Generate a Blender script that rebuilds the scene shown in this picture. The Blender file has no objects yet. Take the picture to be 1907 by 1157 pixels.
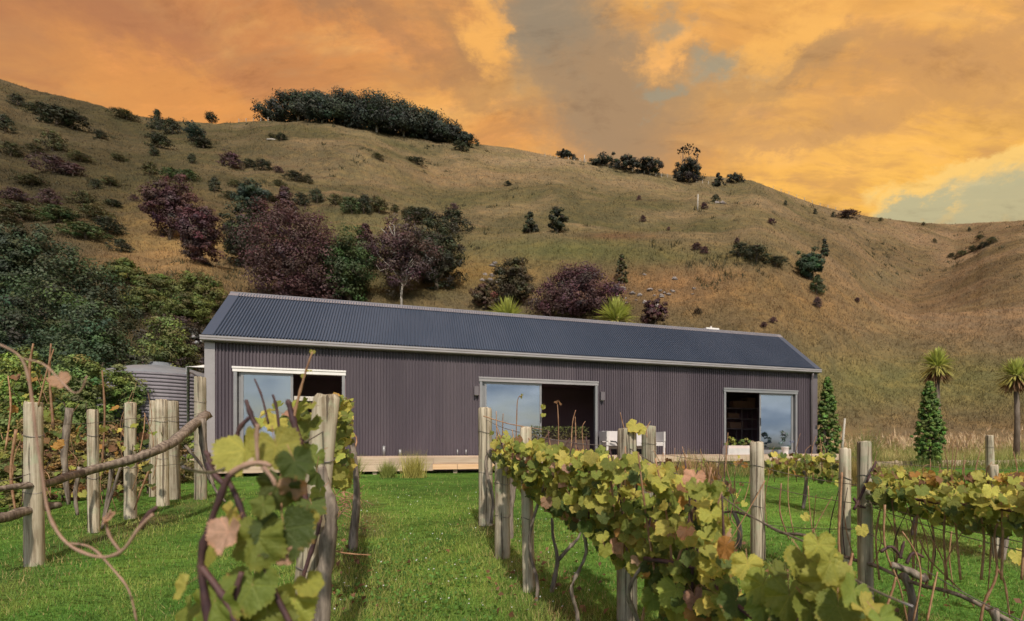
import bpy, math, random
import numpy as np
from mathutils import Vector, Matrix
R = math.radians
rnd = random.Random(7)
rng = np.random.default_rng(11)
sc = bpy.context.scene
COL = sc.collection

# ------------------------------------------------------------------ camera
EYE = 1.0                      # eye height (world z); lawn by the house is at about 0.28
F, PX0, PY0 = 1000.0, 1100.0, 832.0      # focal length and principal point, in pixels of the 1907 x 1157 photograph
cam = bpy.data.objects.new('camera', bpy.data.cameras.new('camera'))
COL.objects.link(cam); sc.camera = cam
cam.location = (0, 0, EYE); cam.rotation_euler = (R(90), 0, 0)
cd = cam.data
cd.sensor_width = 36.0; cd.lens = F * 36.0 / 1907.0
cd.shift_x = (953.5 - PX0) / 1907.0; cd.shift_y = (PY0 - 578.5) / 1907.0
cd.clip_start = 0.05; cd.clip_end = 3000
cd.dof.use_dof = True; cd.dof.focus_distance = 5.0; cd.dof.aperture_fstop = 2.8

# ------------------------------------------------------------------ light and sky
SUN_EL, SUN_AZ = 45.0, 163.0          # azimuth clockwise from +Y (view direction)
sd = Vector((math.sin(R(SUN_AZ)) * math.cos(R(SUN_EL)), math.cos(R(SUN_AZ)) * math.cos(R(SUN_EL)), math.sin(R(SUN_EL))))
sun = bpy.data.objects.new('sun', bpy.data.lights.new('sun', 'SUN'))
COL.objects.link(sun)
sun.data.energy = 3.6; sun.data.angle = R(2.0); sun.data.color = (1.0, 0.91, 0.77)
sun.rotation_euler = (-sd).to_track_quat('-Z', 'Y').to_euler()
sun.location = (0, -20, 40)
sc.view_settings.view_transform = 'Standard'; sc.view_settings.look = 'None'
sc.view_settings.exposure = 0.14; sc.view_settings.gamma = 1.0
sc.render.engine = 'CYCLES'
sc.cycles.use_denoising = True
sc.cycles.max_bounces = 4; sc.cycles.transparent_max_bounces = 6
sc.cycles.diffuse_bounces = 2; sc.cycles.glossy_bounces = 2; sc.cycles.use_adaptive_sampling = True; sc.cycles.adaptive_threshold = 0.02

world = bpy.data.worlds.new('World'); sc.world = world; world.use_nodes = True
world.cycles.sampling_method = 'MANUAL'; world.cycles.sample_map_resolution = 256

class NT:
    """tiny helper round a node tree"""
    def __init__(s, nt): s.nt = nt; s.n = nt.nodes; s.l = nt.links
    def put(s, sock, v):
        if hasattr(v, 'is_output') or isinstance(v, bpy.types.NodeSocket): s.l.new(v, sock)
        else:
            if isinstance(v, (tuple, list)) and len(v) == 3 and sock.type == 'RGBA': v = (*v, 1)
            sock.default_value = v
    def m(s, op, a, b=None, c=None, clamp=False):
        n = s.n.new('ShaderNodeMath'); n.operation = op; n.use_clamp = clamp
        s.put(n.inputs[0], a)
        if b is not None: s.put(n.inputs[1], b)
        if c is not None: s.put(n.inputs[2], c)
        return n.outputs[0]
    def vm(s, op, a, b=None, out=0):
        n = s.n.new('ShaderNodeVectorMath'); n.operation = op
        s.put(n.inputs[0], a)
        if b is not None: s.put(n.inputs[1], b)
        return n.outputs[out]
    def mix(s, f, a, b, mode='MIX'):
        n = s.n.new('ShaderNodeMix'); n.data_type = 'RGBA'; n.blend_type = mode; n.clamp_factor = True
        s.put(n.inputs[0], f); s.put(n.inputs[6], a); s.put(n.inputs[7], b)
        return n.outputs[2]
    def noise(s, vec, scale, detail=4, rough=0.55, dist=0.0, out=0):
        n = s.n.new('ShaderNodeTexNoise')
        if vec is not None: s.put(n.inputs['Vector'], vec)
        n.inputs['Scale'].default_value = scale; n.inputs['Detail'].default_value = detail
        n.inputs['Roughness'].default_value = rough; n.inputs['Distortion'].default_value = dist
        return n.outputs[out]
    def smooth(s, v, a, b, lo=0.0, hi=1.0):
        n = s.n.new('ShaderNodeMapRange'); n.interpolation_type = 'SMOOTHSTEP'
        s.put(n.inputs[0], v); n.inputs[1].default_value = a; n.inputs[2].default_value = b
        n.inputs[3].default_value = lo; n.inputs[4].default_value = hi
        return n.outputs[0]
    def comb(s, x, y, z):
        n = s.n.new('ShaderNodeCombineXYZ')
        for i, v in enumerate((x, y, z)): s.put(n.inputs[i], v)
        return n.outputs[0]
    def sep(s, v):
        n = s.n.new('ShaderNodeSeparateXYZ'); s.put(n.inputs[0], v); return n.outputs

def srgb(r, g, b):
    f = lambda c: (c / 255 / 12.92) if c <= 10 else ((c / 255 + 0.055) / 1.055) ** 2.4
    return (f(r), f(g), f(b))

def build_world():
    t = NT(world.node_tree); t.n.clear()
    out = t.n.new('ShaderNodeOutputWorld'); bg = t.n.new('ShaderNodeBackground')
    t.l.new(bg.outputs[0], out.inputs[0]); bg.inputs[1].default_value = 0.94
    sky = t.n.new('ShaderNodeTexSky'); sky.sky_type = 'NISHITA'; sky.sun_disc = False
    sky.sun_elevation = R(SUN_EL); sky.sun_rotation = R(SUN_AZ); sky.dust_density = 2.0
    nish = t.vm('SCALE', sky.outputs[0]); nish.node.inputs[3].default_value = 0.10
    D = t.n.new('ShaderNodeTexCoord').outputs['Generated']
    x, y, z = t.sep(D)
    az = t.m('ARCTAN2', x, y)
    # cloud deck coordinates: perspective on a plane above
    zz = t.m('ADD', t.m('MAXIMUM', z, 0.0), 0.32)
    P = t.comb(t.m('DIVIDE', x, zz), t.m('DIVIDE', y, zz), 0.0)
    warp = t.vm('SCALE', t.vm('SUBTRACT', t.noise(P, 1.6, 3, 0.5, out=1), (0.5, 0.5, 0.5)))
    warp.node.inputs[3].default_value = 0.28
    PW = t.vm('ADD', P, warp)
    nA = t.noise(PW, 1.25, 6, 0.55)
    nB = t.noise(t.vm('ADD', PW, (7.3, 2.1, 0)), 3.2, 7, 0.6)
    nC = t.noise(t.vm('MULTIPLY', t.vm('ADD', PW, (1.3, 9.1, 0)), (1.0, 2.2, 1.0)), 2.0, 6, 0.58)
    # warped angular coordinates for the big patches
    wv = t.vm('SUBTRACT', t.noise(t.vm('MULTIPLY', D, (1, 1, 1.7)), 6.0, 8, 0.66, out=1), (0.5, 0.5, 0.5))
    wx, wy, wz = t.sep(wv)
    A = t.m('ADD', az, t.m('MULTIPLY', wx, 0.36)); Z = t.m('ADD', z, t.m('MULTIPLY', wz, 0.20))
    def blob(px, py, sx, sy, rot=0.0):
        u, v = (px - PX0) / F, (PY0 - py) / F
        a0 = math.atan(u); z0 = v / math.sqrt(1 + u * u + v * v)
        da = t.m('SUBTRACT', A, a0); dz = t.m('SUBTRACT', Z, z0)
        c, s_ = math.cos(rot), math.sin(rot)
        p = t.m('DIVIDE', t.m('ADD', t.m('MULTIPLY', da, c), t.m('MULTIPLY', dz, s_)), sx)
        q = t.m('DIVIDE', t.m('SUBTRACT', t.m('MULTIPLY', dz, c), t.m('MULTIPLY', da, s_)), sy)
        r2 = t.m('ADD', t.m('MULTIPLY', p, p), t.m('MULTIPLY', q, q))
        return t.m('EXPONENT', t.m('MULTIPLY', r2, -1.0))
    # sunset side: base glow from brownish orange (one side) to yellow orange (the other)
    side = t.smooth(az, -0.95, 0.65)
    glow = t.mix(side, srgb(210, 136, 84), srgb(244, 180, 94))
    low = t.smooth(z, 0.33, 0.52)
    glow = t.mix(t.m('MULTIPLY', t.m('SUBTRACT', 1.0, low), 0.85), glow, t.mix(side, srgb(242, 162, 80), srgb(255, 196, 84)))
    bright = t.smooth(nC, 0.42, 0.72)
    col = t.mix(t.m('MULTIPLY', bright, 0.55), glow, srgb(255, 196, 104))
    dull = t.smooth(nA, 0.46, 0.66)
    col = t.mix(t.m('MULTIPLY', dull, 0.62), col, srgb(196, 136, 84))
    fine = t.smooth(nB, 0.46, 0.72)
    col = t.mix(t.m('MULTIPLY', fine, 0.42), col, srgb(172, 128, 92))
    streak = t.noise(t.vm('MULTIPLY', t.vm('ADD', PW, (3.1, 4.7, 0)), (1.0, 2.6, 1.0)), 4.5, 7, 0.62)
    col = t.mix(t.m('MULTIPLY', t.smooth(streak, .45, .64), .62), col, t.mix(side, srgb(186, 124, 80), srgb(204, 152, 92)))
    streak2 = t.noise(t.vm('MULTIPLY', t.vm('ADD', PW, (8.1, 1.7, 0)), (1.3, 3.4, 1.0)), 9.0, 6, 0.62)
    col = t.mix(t.m('MULTIPLY', t.smooth(streak2, .48, .68), .38), col, srgb(196, 146, 98))
    col = t.mix(t.m('MULTIPLY', t.smooth(streak, .50, .30), .35), col, srgb(255, 194, 112))
    # grey brown banks
    def over(col, mask, color, amt, lo=0.12, hi=1.0):
        n = t.m('MULTIPLY', mask, t.m('ADD', 0.35, t.m('MULTIPLY', nB, 1.3)))
        return t.mix(t.m('MULTIPLY', t.smooth(n, lo, hi), amt), col, color)
    col = over(col, blob(1090, 100, 0.20, 0.11, -0.6), srgb(154, 134, 110), 0.9, 0.05, 0.9)
    col = over(col, blob(1180, 190, 0.20, 0.07, -0.2), srgb(172, 138, 102), 0.75, 0.05, 0.9)
    col = over(col, blob(880, 100, 0.13, 0.045, -0.45), srgb(158, 122, 90), 0.7)
    col = over(col, blob(700, 30, 0.16, 0.03, -0.2), srgb(166, 122, 88), 0.75)
    col = over(col, blob(60, 20, 0.30, 0.10, 0.1), srgb(172, 116, 84), 0.75, 0.02, 1.1)
    col = over(col, blob(1010, 20, 0.12, 0.05, 0.0), srgb(150, 134, 112), 0.8)
    col = over(col, blob(1480, 125, 0.16, 0.03, 0.1), srgb(182, 142, 98), 0.85, 0.05, 0.9)
    col = over(col, blob(1640, 190, 0.20, 0.022, -0.05), srgb(206, 154, 96), 0.7, 0.05, 0.9)
    col = over(col, blob(1480, 255, 0.16, 0.02, 0.0), srgb(198, 150, 100), 0.65, 0.05, 0.9)
    col = over(col, blob(1740, 80, 0.16, 0.035, -0.2), srgb(196, 146, 96), 0.75, 0.05, 0.9)
    # bright orange tongues
    col = over(col, blob(905, 60, 0.06, 0.045, -0.6), srgb(250, 182, 96), 0.85, 0.15, 0.95)
    col = over(col, blob(1250, 85, 0.07, 0.03, 0.3), srgb(248, 182, 102), 0.8, 0.15, 0.95)
    col = over(col, blob(1480, 60, 0.12, 0.03, 0.3), srgb(250, 186, 98), 0.75, 0.15, 0.95)
    col = over(col, blob(330, 190, 0.2, 0.05, -0.1), srgb(244, 166, 84), 0.5, 0.1, 1.0)
    # gaps of pale sky
    gap = t.mix(0.8, nish, srgb(168, 160, 132))
    col = over(col, blob(1345, 128, 0.075, 0.026, 0.1), t.mix(0.6, gap, srgb(158, 152, 128)), 0.8, 0.15, 1.0)
    col = over(col, blob(1225, 190, 0.05, 0.018, 0.0), t.mix(0.6, gap, srgb(160, 150, 124)), 0.75, 0.15, 1.0)
    col = over(col, blob(1260, 25, 0.05, 0.03, 0.2), t.mix(0.6, gap, srgb(150, 142, 120)), 0.7, 0.15, 1.0)
    rim = blob(1800, 352, 0.26, 0.035, 0.10)
    col = over(col, rim, srgb(250, 206, 122), 0.8, 0.3, 0.7)
    g2 = t.m('MAXIMUM', blob(1850, 404, 0.13, 0.046, 0.0), blob(1660, 425, 0.13, 0.026, 0.0))
    col = over(col, g2, srgb(184, 178, 142), 0.92, 0.22, 0.80)
    tx = t.noise(t.vm('MULTIPLY', t.vm('ADD', PW, (5.5, 6.6, 0)), (1.0, 2.4, 1.0)), 6.0, 8, 0.68)
    col = t.mix(t.m('MULTIPLY', t.smooth(tx, .52, .74), .8), col, t.mix(1.0, col, (.74, .72, .74), 'MULTIPLY'))
    col = t.mix(t.m('MULTIPLY', t.smooth(tx, .48, .28), .8), col, t.mix(1.0, col, (1.20, 1.16, 1.12), 'MULTIPLY'))
    # the day side behind the photographer: blue sky with grey white clouds (it shows in the window panes)
    cl = t.smooth(nA, 0.40, 0.62)
    day = t.mix(cl, nish, t.mix(t.smooth(nB, 0.35, 0.65), (1.05, 1.08, 1.14), (0.50, 0.57, 0.68)))
    f = t.smooth(y, -0.35, 0.35)
    final = t.mix(f, day, col)
    t.l.new(final, bg.inputs[0])
build_world()

# ------------------------------------------------------------------ numeric helpers
def vnoise(x, y, seed=0):
    xi = np.floor(x).astype(np.int64); yi = np.floor(y).astype(np.int64)
    fx = x - xi; fy = y - yi
    fx = fx * fx * (3 - 2 * fx); fy = fy * fy * (3 - 2 * fy)
    def h(a, b):
        n = (a * 374761393 + b * 668265263 + seed * 1442695041) & 0x7fffffff
        n = ((n ^ (n >> 13)) * 1274126177) & 0x7fffffff
        return ((n ^ (n >> 16)) & 0xffff) / 65535.0
    a = h(xi, yi); b = h(xi + 1, yi); c = h(xi, yi + 1); d = h(xi + 1, yi + 1)
    return (a + (b - a) * fx) * (1 - fy) + (c + (d - c) * fx) * fy - 0.5
def fbm(x, y, seed=0, octv=4):
    s = 0; a = 1.0
    for i in range(octv):
        s = s + a * vnoise(x, y, seed + i * 17); x = x * 2.03; y = y * 2.03; a *= 0.5
    return s

SIL = [(-900, 60), (-400, 90), (0, 143), (60, 163), (150, 183), (200, 197), (260, 213), (330, 222), (400, 227), (480, 222), (600, 222),
       (700, 236), (800, 253), (880, 264), (950, 272), (1020, 286), (1090, 297), (1180, 311), (1260, 324), (1340, 326), (1400, 333), (1450, 352),
       (1520, 378), (1600, 398), (1700, 411), (1770, 416), (1830, 412), (1907, 408), (2100, 380), (2500, 330), (3000, 320)]
SU = np.array([(p - PX0) / F for p, _ in SIL]); SE = np.array([(PY0 - q) / F for _, q in SIL])
DU = np.array([-2.5, -1.1, -.6, -.3, 0, .3, .45, .6, .68, .80, 1.1, 2.0]); DD = np.array([190, 190, 205, 210, 215, 225, 245, 300, 320, 265, 220, 220.])
D0U = np.array([-2.5, -1.2, -.75, -.6, .4, .55, 2.0]); D0D = np.array([19, 19, 21, 25, 27, 27, 27.])
def hill_raw(u, d):
    X, Y = u * d, d
    e = np.interp(u, SU, SE); D = np.interp(u, DU, DD); d0 = np.interp(u, D0U, D0D)
    s = (d - d0) / (D - d0)
    sp = np.clip(s, 0, None)
    p = sp - 0.5 * np.clip(sp - .85, 0, None) ** 2 / .3
    p = np.clip(p, -0.05, None)
    ramp = np.clip(s * 9, 0, 1)
    n = 7.0 * fbm(X / 55 + 3, Y / 55, 1, 3) + 1.6 * fbm(X / 13, Y / 13, 5, 3) + 0.35 * fbm(X / 3.1, Y / 3.1, 9, 2)
    # gully on the right
    uv = 0.56 + 0.16 * np.clip(s, 0, 1)
    g = np.exp(-((u - uv) / (0.085 + .02 * np.clip(s, 0, 1))) ** 2) * np.clip(s * 3, 0, 1) * np.clip(1.25 - s, 0, 1)
    spur = np.exp(-((u - .83) / .09) ** 2) * np.clip(s * 4, 0, 1) * np.clip(1.1 - s, 0, 1)
    mid = np.exp(-((u - .33) / .14) ** 2) * np.clip(s * 4, 0, 1) * np.clip(1.1 - s, 0, 1)
    z = e * D * p * 1.0 + ramp * n - 6 * g + 2.5 * spur + 5 * mid
    return np.where(s > 0, z, 0.0), s
_uu = np.linspace(-2.4, 1.9, 700); _dd = np.linspace(60, 420, 240)
_zz, _ = hill_raw(_uu[:, None] + 0 * _dd[None], _dd[None] + 0 * _uu[:, None])
KN = np.interp(_uu, SU, SE) / np.maximum((_zz / _dd[None]).max(1), .05)
def ground(X, Y):
    """height of the land, world z"""
    X = np.asarray(X, float); Y = np.asarray(Y, float)
    d = np.maximum(Y, 1.5)
    lawn = -(0.70 + 0.42 * np.exp(-(d - 2) / 3.0)) - 0.055 * np.clip(X, 0, 7) * np.exp(-((d - 3) / 5.5) ** 2)
    lawn = lawn + 0.03 * fbm(X / 1.7, Y / 1.7, 31, 3)
    u = X / np.maximum(Y, 6.0); u = np.clip(u, -2.4, 1.9)
    h, s = hill_raw(u, np.maximum(Y, 6.0))
    h = h * np.interp(u, _uu, KN)
    w = np.clip(s * 30, 0, 1)
    h = h + w * .20 * np.sin(h * 2.3 + 5.0 * fbm(X / 21, Y / 21, 60, 2)) * np.clip(.5 + 2.0 * fbm(X / 30, Y / 30, 61, 2), 0, 1)
    return EYE + lawn * (1 - 0 * w) + h
_tu = np.linspace(-1.45, 1.05, 501); _td = np.concatenate([np.geomspace(1.4, 30, 330), np.geomspace(30.3, 420, 330)])
_tr = np.maximum.accumulate((ground(_tu[:, None] * _td[None], 0 * _tu[:, None] + _td[None]) - EYE) / _td[None], 1)
def cast(u, v, near=1.4):
    """depth at which the view rays (u, v) first meet the land; nan where they miss"""
    u = np.atleast_1d(np.asarray(u, float)); v = np.atleast_1d(np.asarray(v, float)); out = np.full(len(u), np.nan)
    iu = np.clip(np.round((u - _tu[0]) / (_tu[1] - _tu[0])).astype(int), 0, len(_tu) - 1)
    for c0 in range(0, len(u), 20000):
        sl = slice(c0, c0 + 20000); row = _tr[iu[sl]]; k = (row >= v[sl, None]).argmax(1); ok = row[:, -1] >= v[sl]
        k = np.maximum(k, 1); j = np.arange(len(k)); r0, r1 = row[j, k - 1], row[j, k]
        t = np.clip((v[sl] - r0) / np.maximum(r1 - r0, 1e-9), 0, 1); d = _td[k - 1] + (_td[k] - _td[k - 1]) * t
        out[sl] = np.where(ok, d, np.nan)
    return out
def hit(px, py):
    u, v = (px - PX0) / F, (PY0 - py) / F
    d = cast(u, v)[0]
    if np.isnan(d):
        iu = int(np.clip(round((u - _tu[0]) / (_tu[1] - _tu[0])), 0, len(_tu) - 1)); d = _td[int(np.argmax(_tr[iu] >= _tr[iu, -1] - 1e-9))]
    return Vector((u * d, d, float(ground(u * d, d))))
def at(px, py, d): return Vector(((px - PX0) / F * d, d, EYE + (PY0 - py) / F * d))
def gz(x, y): return float(ground(x, y))

# ------------------------------------------------------------------ object helpers
def tag(o, label=None, cat=None, group=None, kind=None):
    if label: o['label'] = label
    if cat: o['category'] = cat
    if group: o['group'] = group
    if kind: o['kind'] = kind
    return o
def empty(name, loc=(0, 0, 0), rz=0.0):
    o = bpy.data.objects.new(name, None); COL.objects.link(o); o.location = loc; o.rotation_euler = (0, 0, rz)
    o.empty_display_size = .1
    return o
def link(name, me, parent=None):
    o = bpy.data.objects.new(name, me); COL.objects.link(o)
    if parent is not None: o.parent = parent
    return o
class MB:
    def __init__(s): s.v = []; s.f = []; s.mi = []
    def quad(s, a, b, c, d, m=0):
        i = len(s.v); s.v += [tuple(a), tuple(b), tuple(c), tuple(d)]; s.f.append((i, i + 1, i + 2, i + 3)); s.mi.append(m)
    def box(s, x0, x1, y0, y1, z0, z1, m=0):
        i = len(s.v)
        s.v += [(x0, y0, z0), (x1, y0, z0), (x1, y1, z0), (x0, y1, z0), (x0, y0, z1), (x1, y0, z1), (x1, y1, z1), (x0, y1, z1)]
        for f in ((0, 3, 2, 1), (4, 5, 6, 7), (0, 1, 5, 4), (1, 2, 6, 5), (2, 3, 7, 6), (3, 0, 4, 7)):
            s.f.append(tuple(i + k for k in f)); s.mi.append(m)
        return s
    def tube(s, pts, rad, n=6, m=0, wob=0.0, cap=True):
        pts = [Vector(p) for p in pts]; k = len(pts)
        if not hasattr(rad, '__len__'): rad = [rad] * k
        base = len(s.v); ref = Vector((.31, .2, .93))
        for i, p in enumerate(pts):
            t = (pts[min(i + 1, k - 1)] - pts[max(i - 1, 0)])
            t = t.normalized() if t.length > 1e-9 else Vector((0, 0, 1))
            a = t.cross(ref)
            if a.length < .1: a = t.cross(Vector((1, 0, 0)))
            a.normalize(); b = t.cross(a)
            for j in range(n):
                th = 2 * math.pi * j / n; r = rad[i] * (1 + (rnd.uniform(-wob, wob) if wob else 0))
                s.v.append(tuple(p + a * (math.cos(th) * r) + b * (math.sin(th) * r)))
        for i in range(k - 1):
            for j in range(n):
                s.f.append((base + i * n + j, base + i * n + (j + 1) % n, base + (i + 1) * n + (j + 1) % n, base + (i + 1) * n + j)); s.mi.append(m)
        if cap:
            s.f.append(tuple(base + j for j in range(n))[::-1]); s.mi.append(m)
            s.f.append(tuple(base + (k - 1) * n + j for j in range(n))); s.mi.append(m)
        return s
    def lathe(s, prof, n=24, m=0, cx=0, cy=0):
        base = len(s.v)
        for r, z in prof:
            for j in range(n):
                th = 2 * math.pi * j / n; s.v.append((cx + r * math.cos(th), cy + r * math.sin(th), z))
        for i in range(len(prof) - 1):
            for j in range(n):
                s.f.append((base + i * n + j, base + i * n + (j + 1) % n, base + (i + 1) * n + (j + 1) % n, base + (i + 1) * n + j)); s.mi.append(m)
        s.f.append(tuple(base + (len(prof) - 1) * n + j for j in range(n))); s.mi.append(m)
        return s
    def mesh(s, name, mats, smooth=False):
        me = bpy.data.meshes.new(name); me.from_pydata(s.v, [], s.f)
        for mt in (mats if isinstance(mats, (list, tuple)) else [mats]): me.materials.append(mt)
        if any(s.mi): me.polygons.foreach_set('material_index', s.mi)
        if smooth: me.polygons.foreach_set('use_smooth', [True] * len(s.f))
        me.update(); return me
    def build(s, name, mats, parent=None, smooth=False): return link(name, s.mesh(name, mats, smooth), parent)
def soup(name, V, k, mat, colors=None, smooth=False):
    """V: (N*k,3) vertices of N k-gons"""
    V = np.ascontiguousarray(V, dtype=np.float32).reshape(-1, 3); n = len(V); N = n // k
    me = bpy.data.meshes.new(name)
    me.vertices.add(n); me.loops.add(n); me.polygons.add(N)
    me.vertices.foreach_set('co', V.ravel())
    me.loops.foreach_set('vertex_index', np.arange(n, dtype=np.int32))
    me.polygons.foreach_set('loop_start', np.arange(0, n, k, dtype=np.int32))
    if smooth: me.polygons.foreach_set('use_smooth', np.ones(N, dtype=bool))
    if colors is not None:
        c = np.ones((N, k, 4), np.float32); c[:, :, :3] = np.asarray(colors)[:, None, :]
        at_ = me.color_attributes.new('Col', 'FLOAT_COLOR', 'POINT'); at_.data.foreach_set('color', c.ravel())
    me.materials.append(mat); me.update(calc_edges=True); me.validate()
    return me
def unit(a): return a / np.maximum(np.linalg.norm(a, axis=-1, keepdims=True), 1e-9)
def leaf_faces(C, Nn, size, aspect=.55, fold=.0, r=rng):
    """rhombic leaf faces at C with normals Nn"""
    n = len(C); t = unit(np.cross(Nn, r.normal(size=(n, 3)))); b = np.cross(Nn, t)
    s = np.asarray(size).reshape(-1, 1)
    V = np.stack([C - t * s * .5, C - b * s * aspect * .5 + Nn * s * fold, C + t * s * .5, C + b * s * aspect * .5 + Nn * s * fold], 1)
    return V.reshape(-1, 3)
def blades(B, L, W, lean, r=rng, bend=.4):
    """grass blades: base points, length, width -> triangles"""
    n = len(B); a = r.uniform(0, 2 * np.pi, n); dirv = np.stack([np.cos(a), np.sin(a), 0 * a], 1)
    a2 = r.uniform(0, 2 * np.pi, n); wv = np.stack([np.cos(a2), np.sin(a2), 0 * a2], 1)
    L = np.asarray(L).reshape(-1, 1); W = np.asarray(W).reshape(-1, 1); lean = np.asarray(lean).reshape(-1, 1)
    tip = B + dirv * L * lean + np.array([0, 0, 1.]) * L * np.sqrt(np.maximum(1 - lean ** 2, .05))
    return np.stack([B - wv * W * .5, B + wv * W * .5, tip], 1).reshape(-1, 3)

# ------------------------------------------------------------------ materials
def newmat(name):
    m = bpy.data.materials.new(name); m.use_nodes = True; t = NT(m.node_tree); t.n.clear()
    out = t.n.new('ShaderNodeOutputMaterial'); return m, t, out
def principled(t, out, col, rough=.6, spec=.3, metal=0.0, bump=None, bs=.3, bd=.02):
    p = t.n.new('ShaderNodeBsdfPrincipled'); t.put(p.inputs['Base Color'], col); t.put(p.inputs['Roughness'], rough)
    p.inputs['Specular IOR Level'].default_value = spec; p.inputs['Metallic'].default_value = metal
    if bump is not None:
        b = t.n.new('ShaderNodeBump'); b.inputs['Strength'].default_value = bs; b.inputs['Distance'].default_value = bd
        t.put(b.inputs['Height'], bump); t.l.new(b.outputs[0], p.inputs['Normal'])
    t.l.new(p.outputs[0], out.inputs[0]); return p
def obj_co(t): return t.n.new('ShaderNodeTexCoord').outputs['Object']
def pos_co(t): return t.n.new('ShaderNodeNewGeometry').outputs['Position']
def simple(name, c1, c2=None, scale=6, rough=.6, spec=.3, metal=0.0, stretch=None, bs=0.0, bd=.01, detail=5, ranv=0.0):
    m, t, out = newmat(name); co = obj_co(t)
    if stretch: co = t.vm('MULTIPLY', co, stretch)
    n = t.noise(co, scale, detail, .6)
    col = t.mix(t.smooth(n, .3, .7), c1, c2 or c1)
    if ranv:
        r = t.n.new('ShaderNodeObjectInfo').outputs['Random']
        k = t.m('ADD', 1 - ranv, t.m('MULTIPLY', r, 2 * ranv)); col = t.mix(1.0, col, t.comb(k, k, k), 'MULTIPLY')
    principled(t, out, col, rough, spec, metal, n if bs else None, bs, bd); return m
def leafy(name, rough=.6, spec=.25, trans=.25, tint=True):
    """colour attribute times object colour; a bit of light passes through"""
    m, t, out = newmat(name)
    a = t.n.new('ShaderNodeAttribute'); a.attribute_name = 'Col'; col = a.outputs['Color']
    if tint: col = t.mix(1.0, col, t.n.new('ShaderNodeObjectInfo').outputs['Color'], 'MULTIPLY')
    p = principled(t, out, col, rough, spec)
    tr = t.n.new('ShaderNodeBsdfTranslucent'); t.put(tr.inputs[0], col)
    mx = t.n.new('ShaderNodeMixShader'); mx.inputs[0].default_value = trans
    t.l.new(p.outputs[0], mx.inputs[1]); t.l.new(tr.outputs[0], mx.inputs[2]); t.l.new(mx.outputs[0], out.inputs[0])
    return m
M = {}
M['foliage'] = leafy('foliage')
M['blade'] = leafy('grass_blade', trans=.35, tint=False)
M['bark'] = simple('bark', (.10, .075, .055), (.19, .15, .12), 9, .85, .15, stretch=(1, 1, .25), bs=.6, bd=.02)
M['pale_bark'] = simple('pale_bark', (.34, .30, .26), (.48, .44, .38), 9, .85, .15, stretch=(1, 1, .25), bs=.5, bd=.02)
M['vine_bark'] = simple('vine_bark', (.09, .07, .058), (.30, .245, .20), 30, .9, .1, stretch=(1, 1, .2), bs=.9, bd=.008)
M['cane'] = simple('cane', (.22, .11, .06), (.36, .21, .12), 25, .6, .3, ranv=.25)
M['dark_cane'] = simple('dark_cane', (.045, .022, .028), (.10, .05, .045), 30, .6, .3, ranv=.2, bs=.4, bd=.004)
M['pink_cane'] = simple('pink_cane', (.36, .23, .17), (.24, .15, .11), 22, .6, .3)
M['wire'] = simple('wire', (.28, .26, .26), (.15, .13, .13), 40, .45, .5, metal=.6)

def post_mat():
    m, t, out = newmat('weathered_post'); co = obj_co(t)
    r = t.n.new('ShaderNodeObjectInfo').outputs['Random']
    co = t.vm('ADD', co, t.comb(t.m('MULTIPLY', r, 20), 0.0, t.m('MULTIPLY', r, 7)))
    grain = t.noise(t.vm('MULTIPLY', co, (26, 26, 1.1)), 1.6, 6, .62, .9)
    patch = t.noise(co, 3.5, 4, .6); lich = t.noise(co, 9, 5, .7)
    col = t.mix(t.smooth(grain, .32, .66), (.20, .155, .11), (.50, .44, .35))
    col = t.mix(t.m('MULTIPLY', t.smooth(patch, .45, .7), .5), col, (.56, .50, .42))
    col = t.mix(t.m('MULTIPLY', t.smooth(lich, .52, .66), .55), col, (.34, .38, .27))
    crack = t.smooth(t.noise(t.vm('MULTIPLY', co, (34, 34, .8)), 1.0, 3, .5, .6), .34, .40)
    col = t.mix(t.m('MULTIPLY', t.m('SUBTRACT', 1.0, crack), .75), col, (.07, .05, .04))
    kk = t.m('ADD', .66, t.m('MULTIPLY', r, .42)); col = t.mix(1.0, col, t.comb(kk, t.m('MULTIPLY', kk, .985), t.m('MULTIPLY', kk, .93)), 'MULTIPLY')
    h = t.m('ADD', t.m('MULTIPLY', grain, .5), crack)
    principled(t, out, col, .85, .15, 0, h, .8, .012); return m
M['post'] = post_mat()

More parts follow.
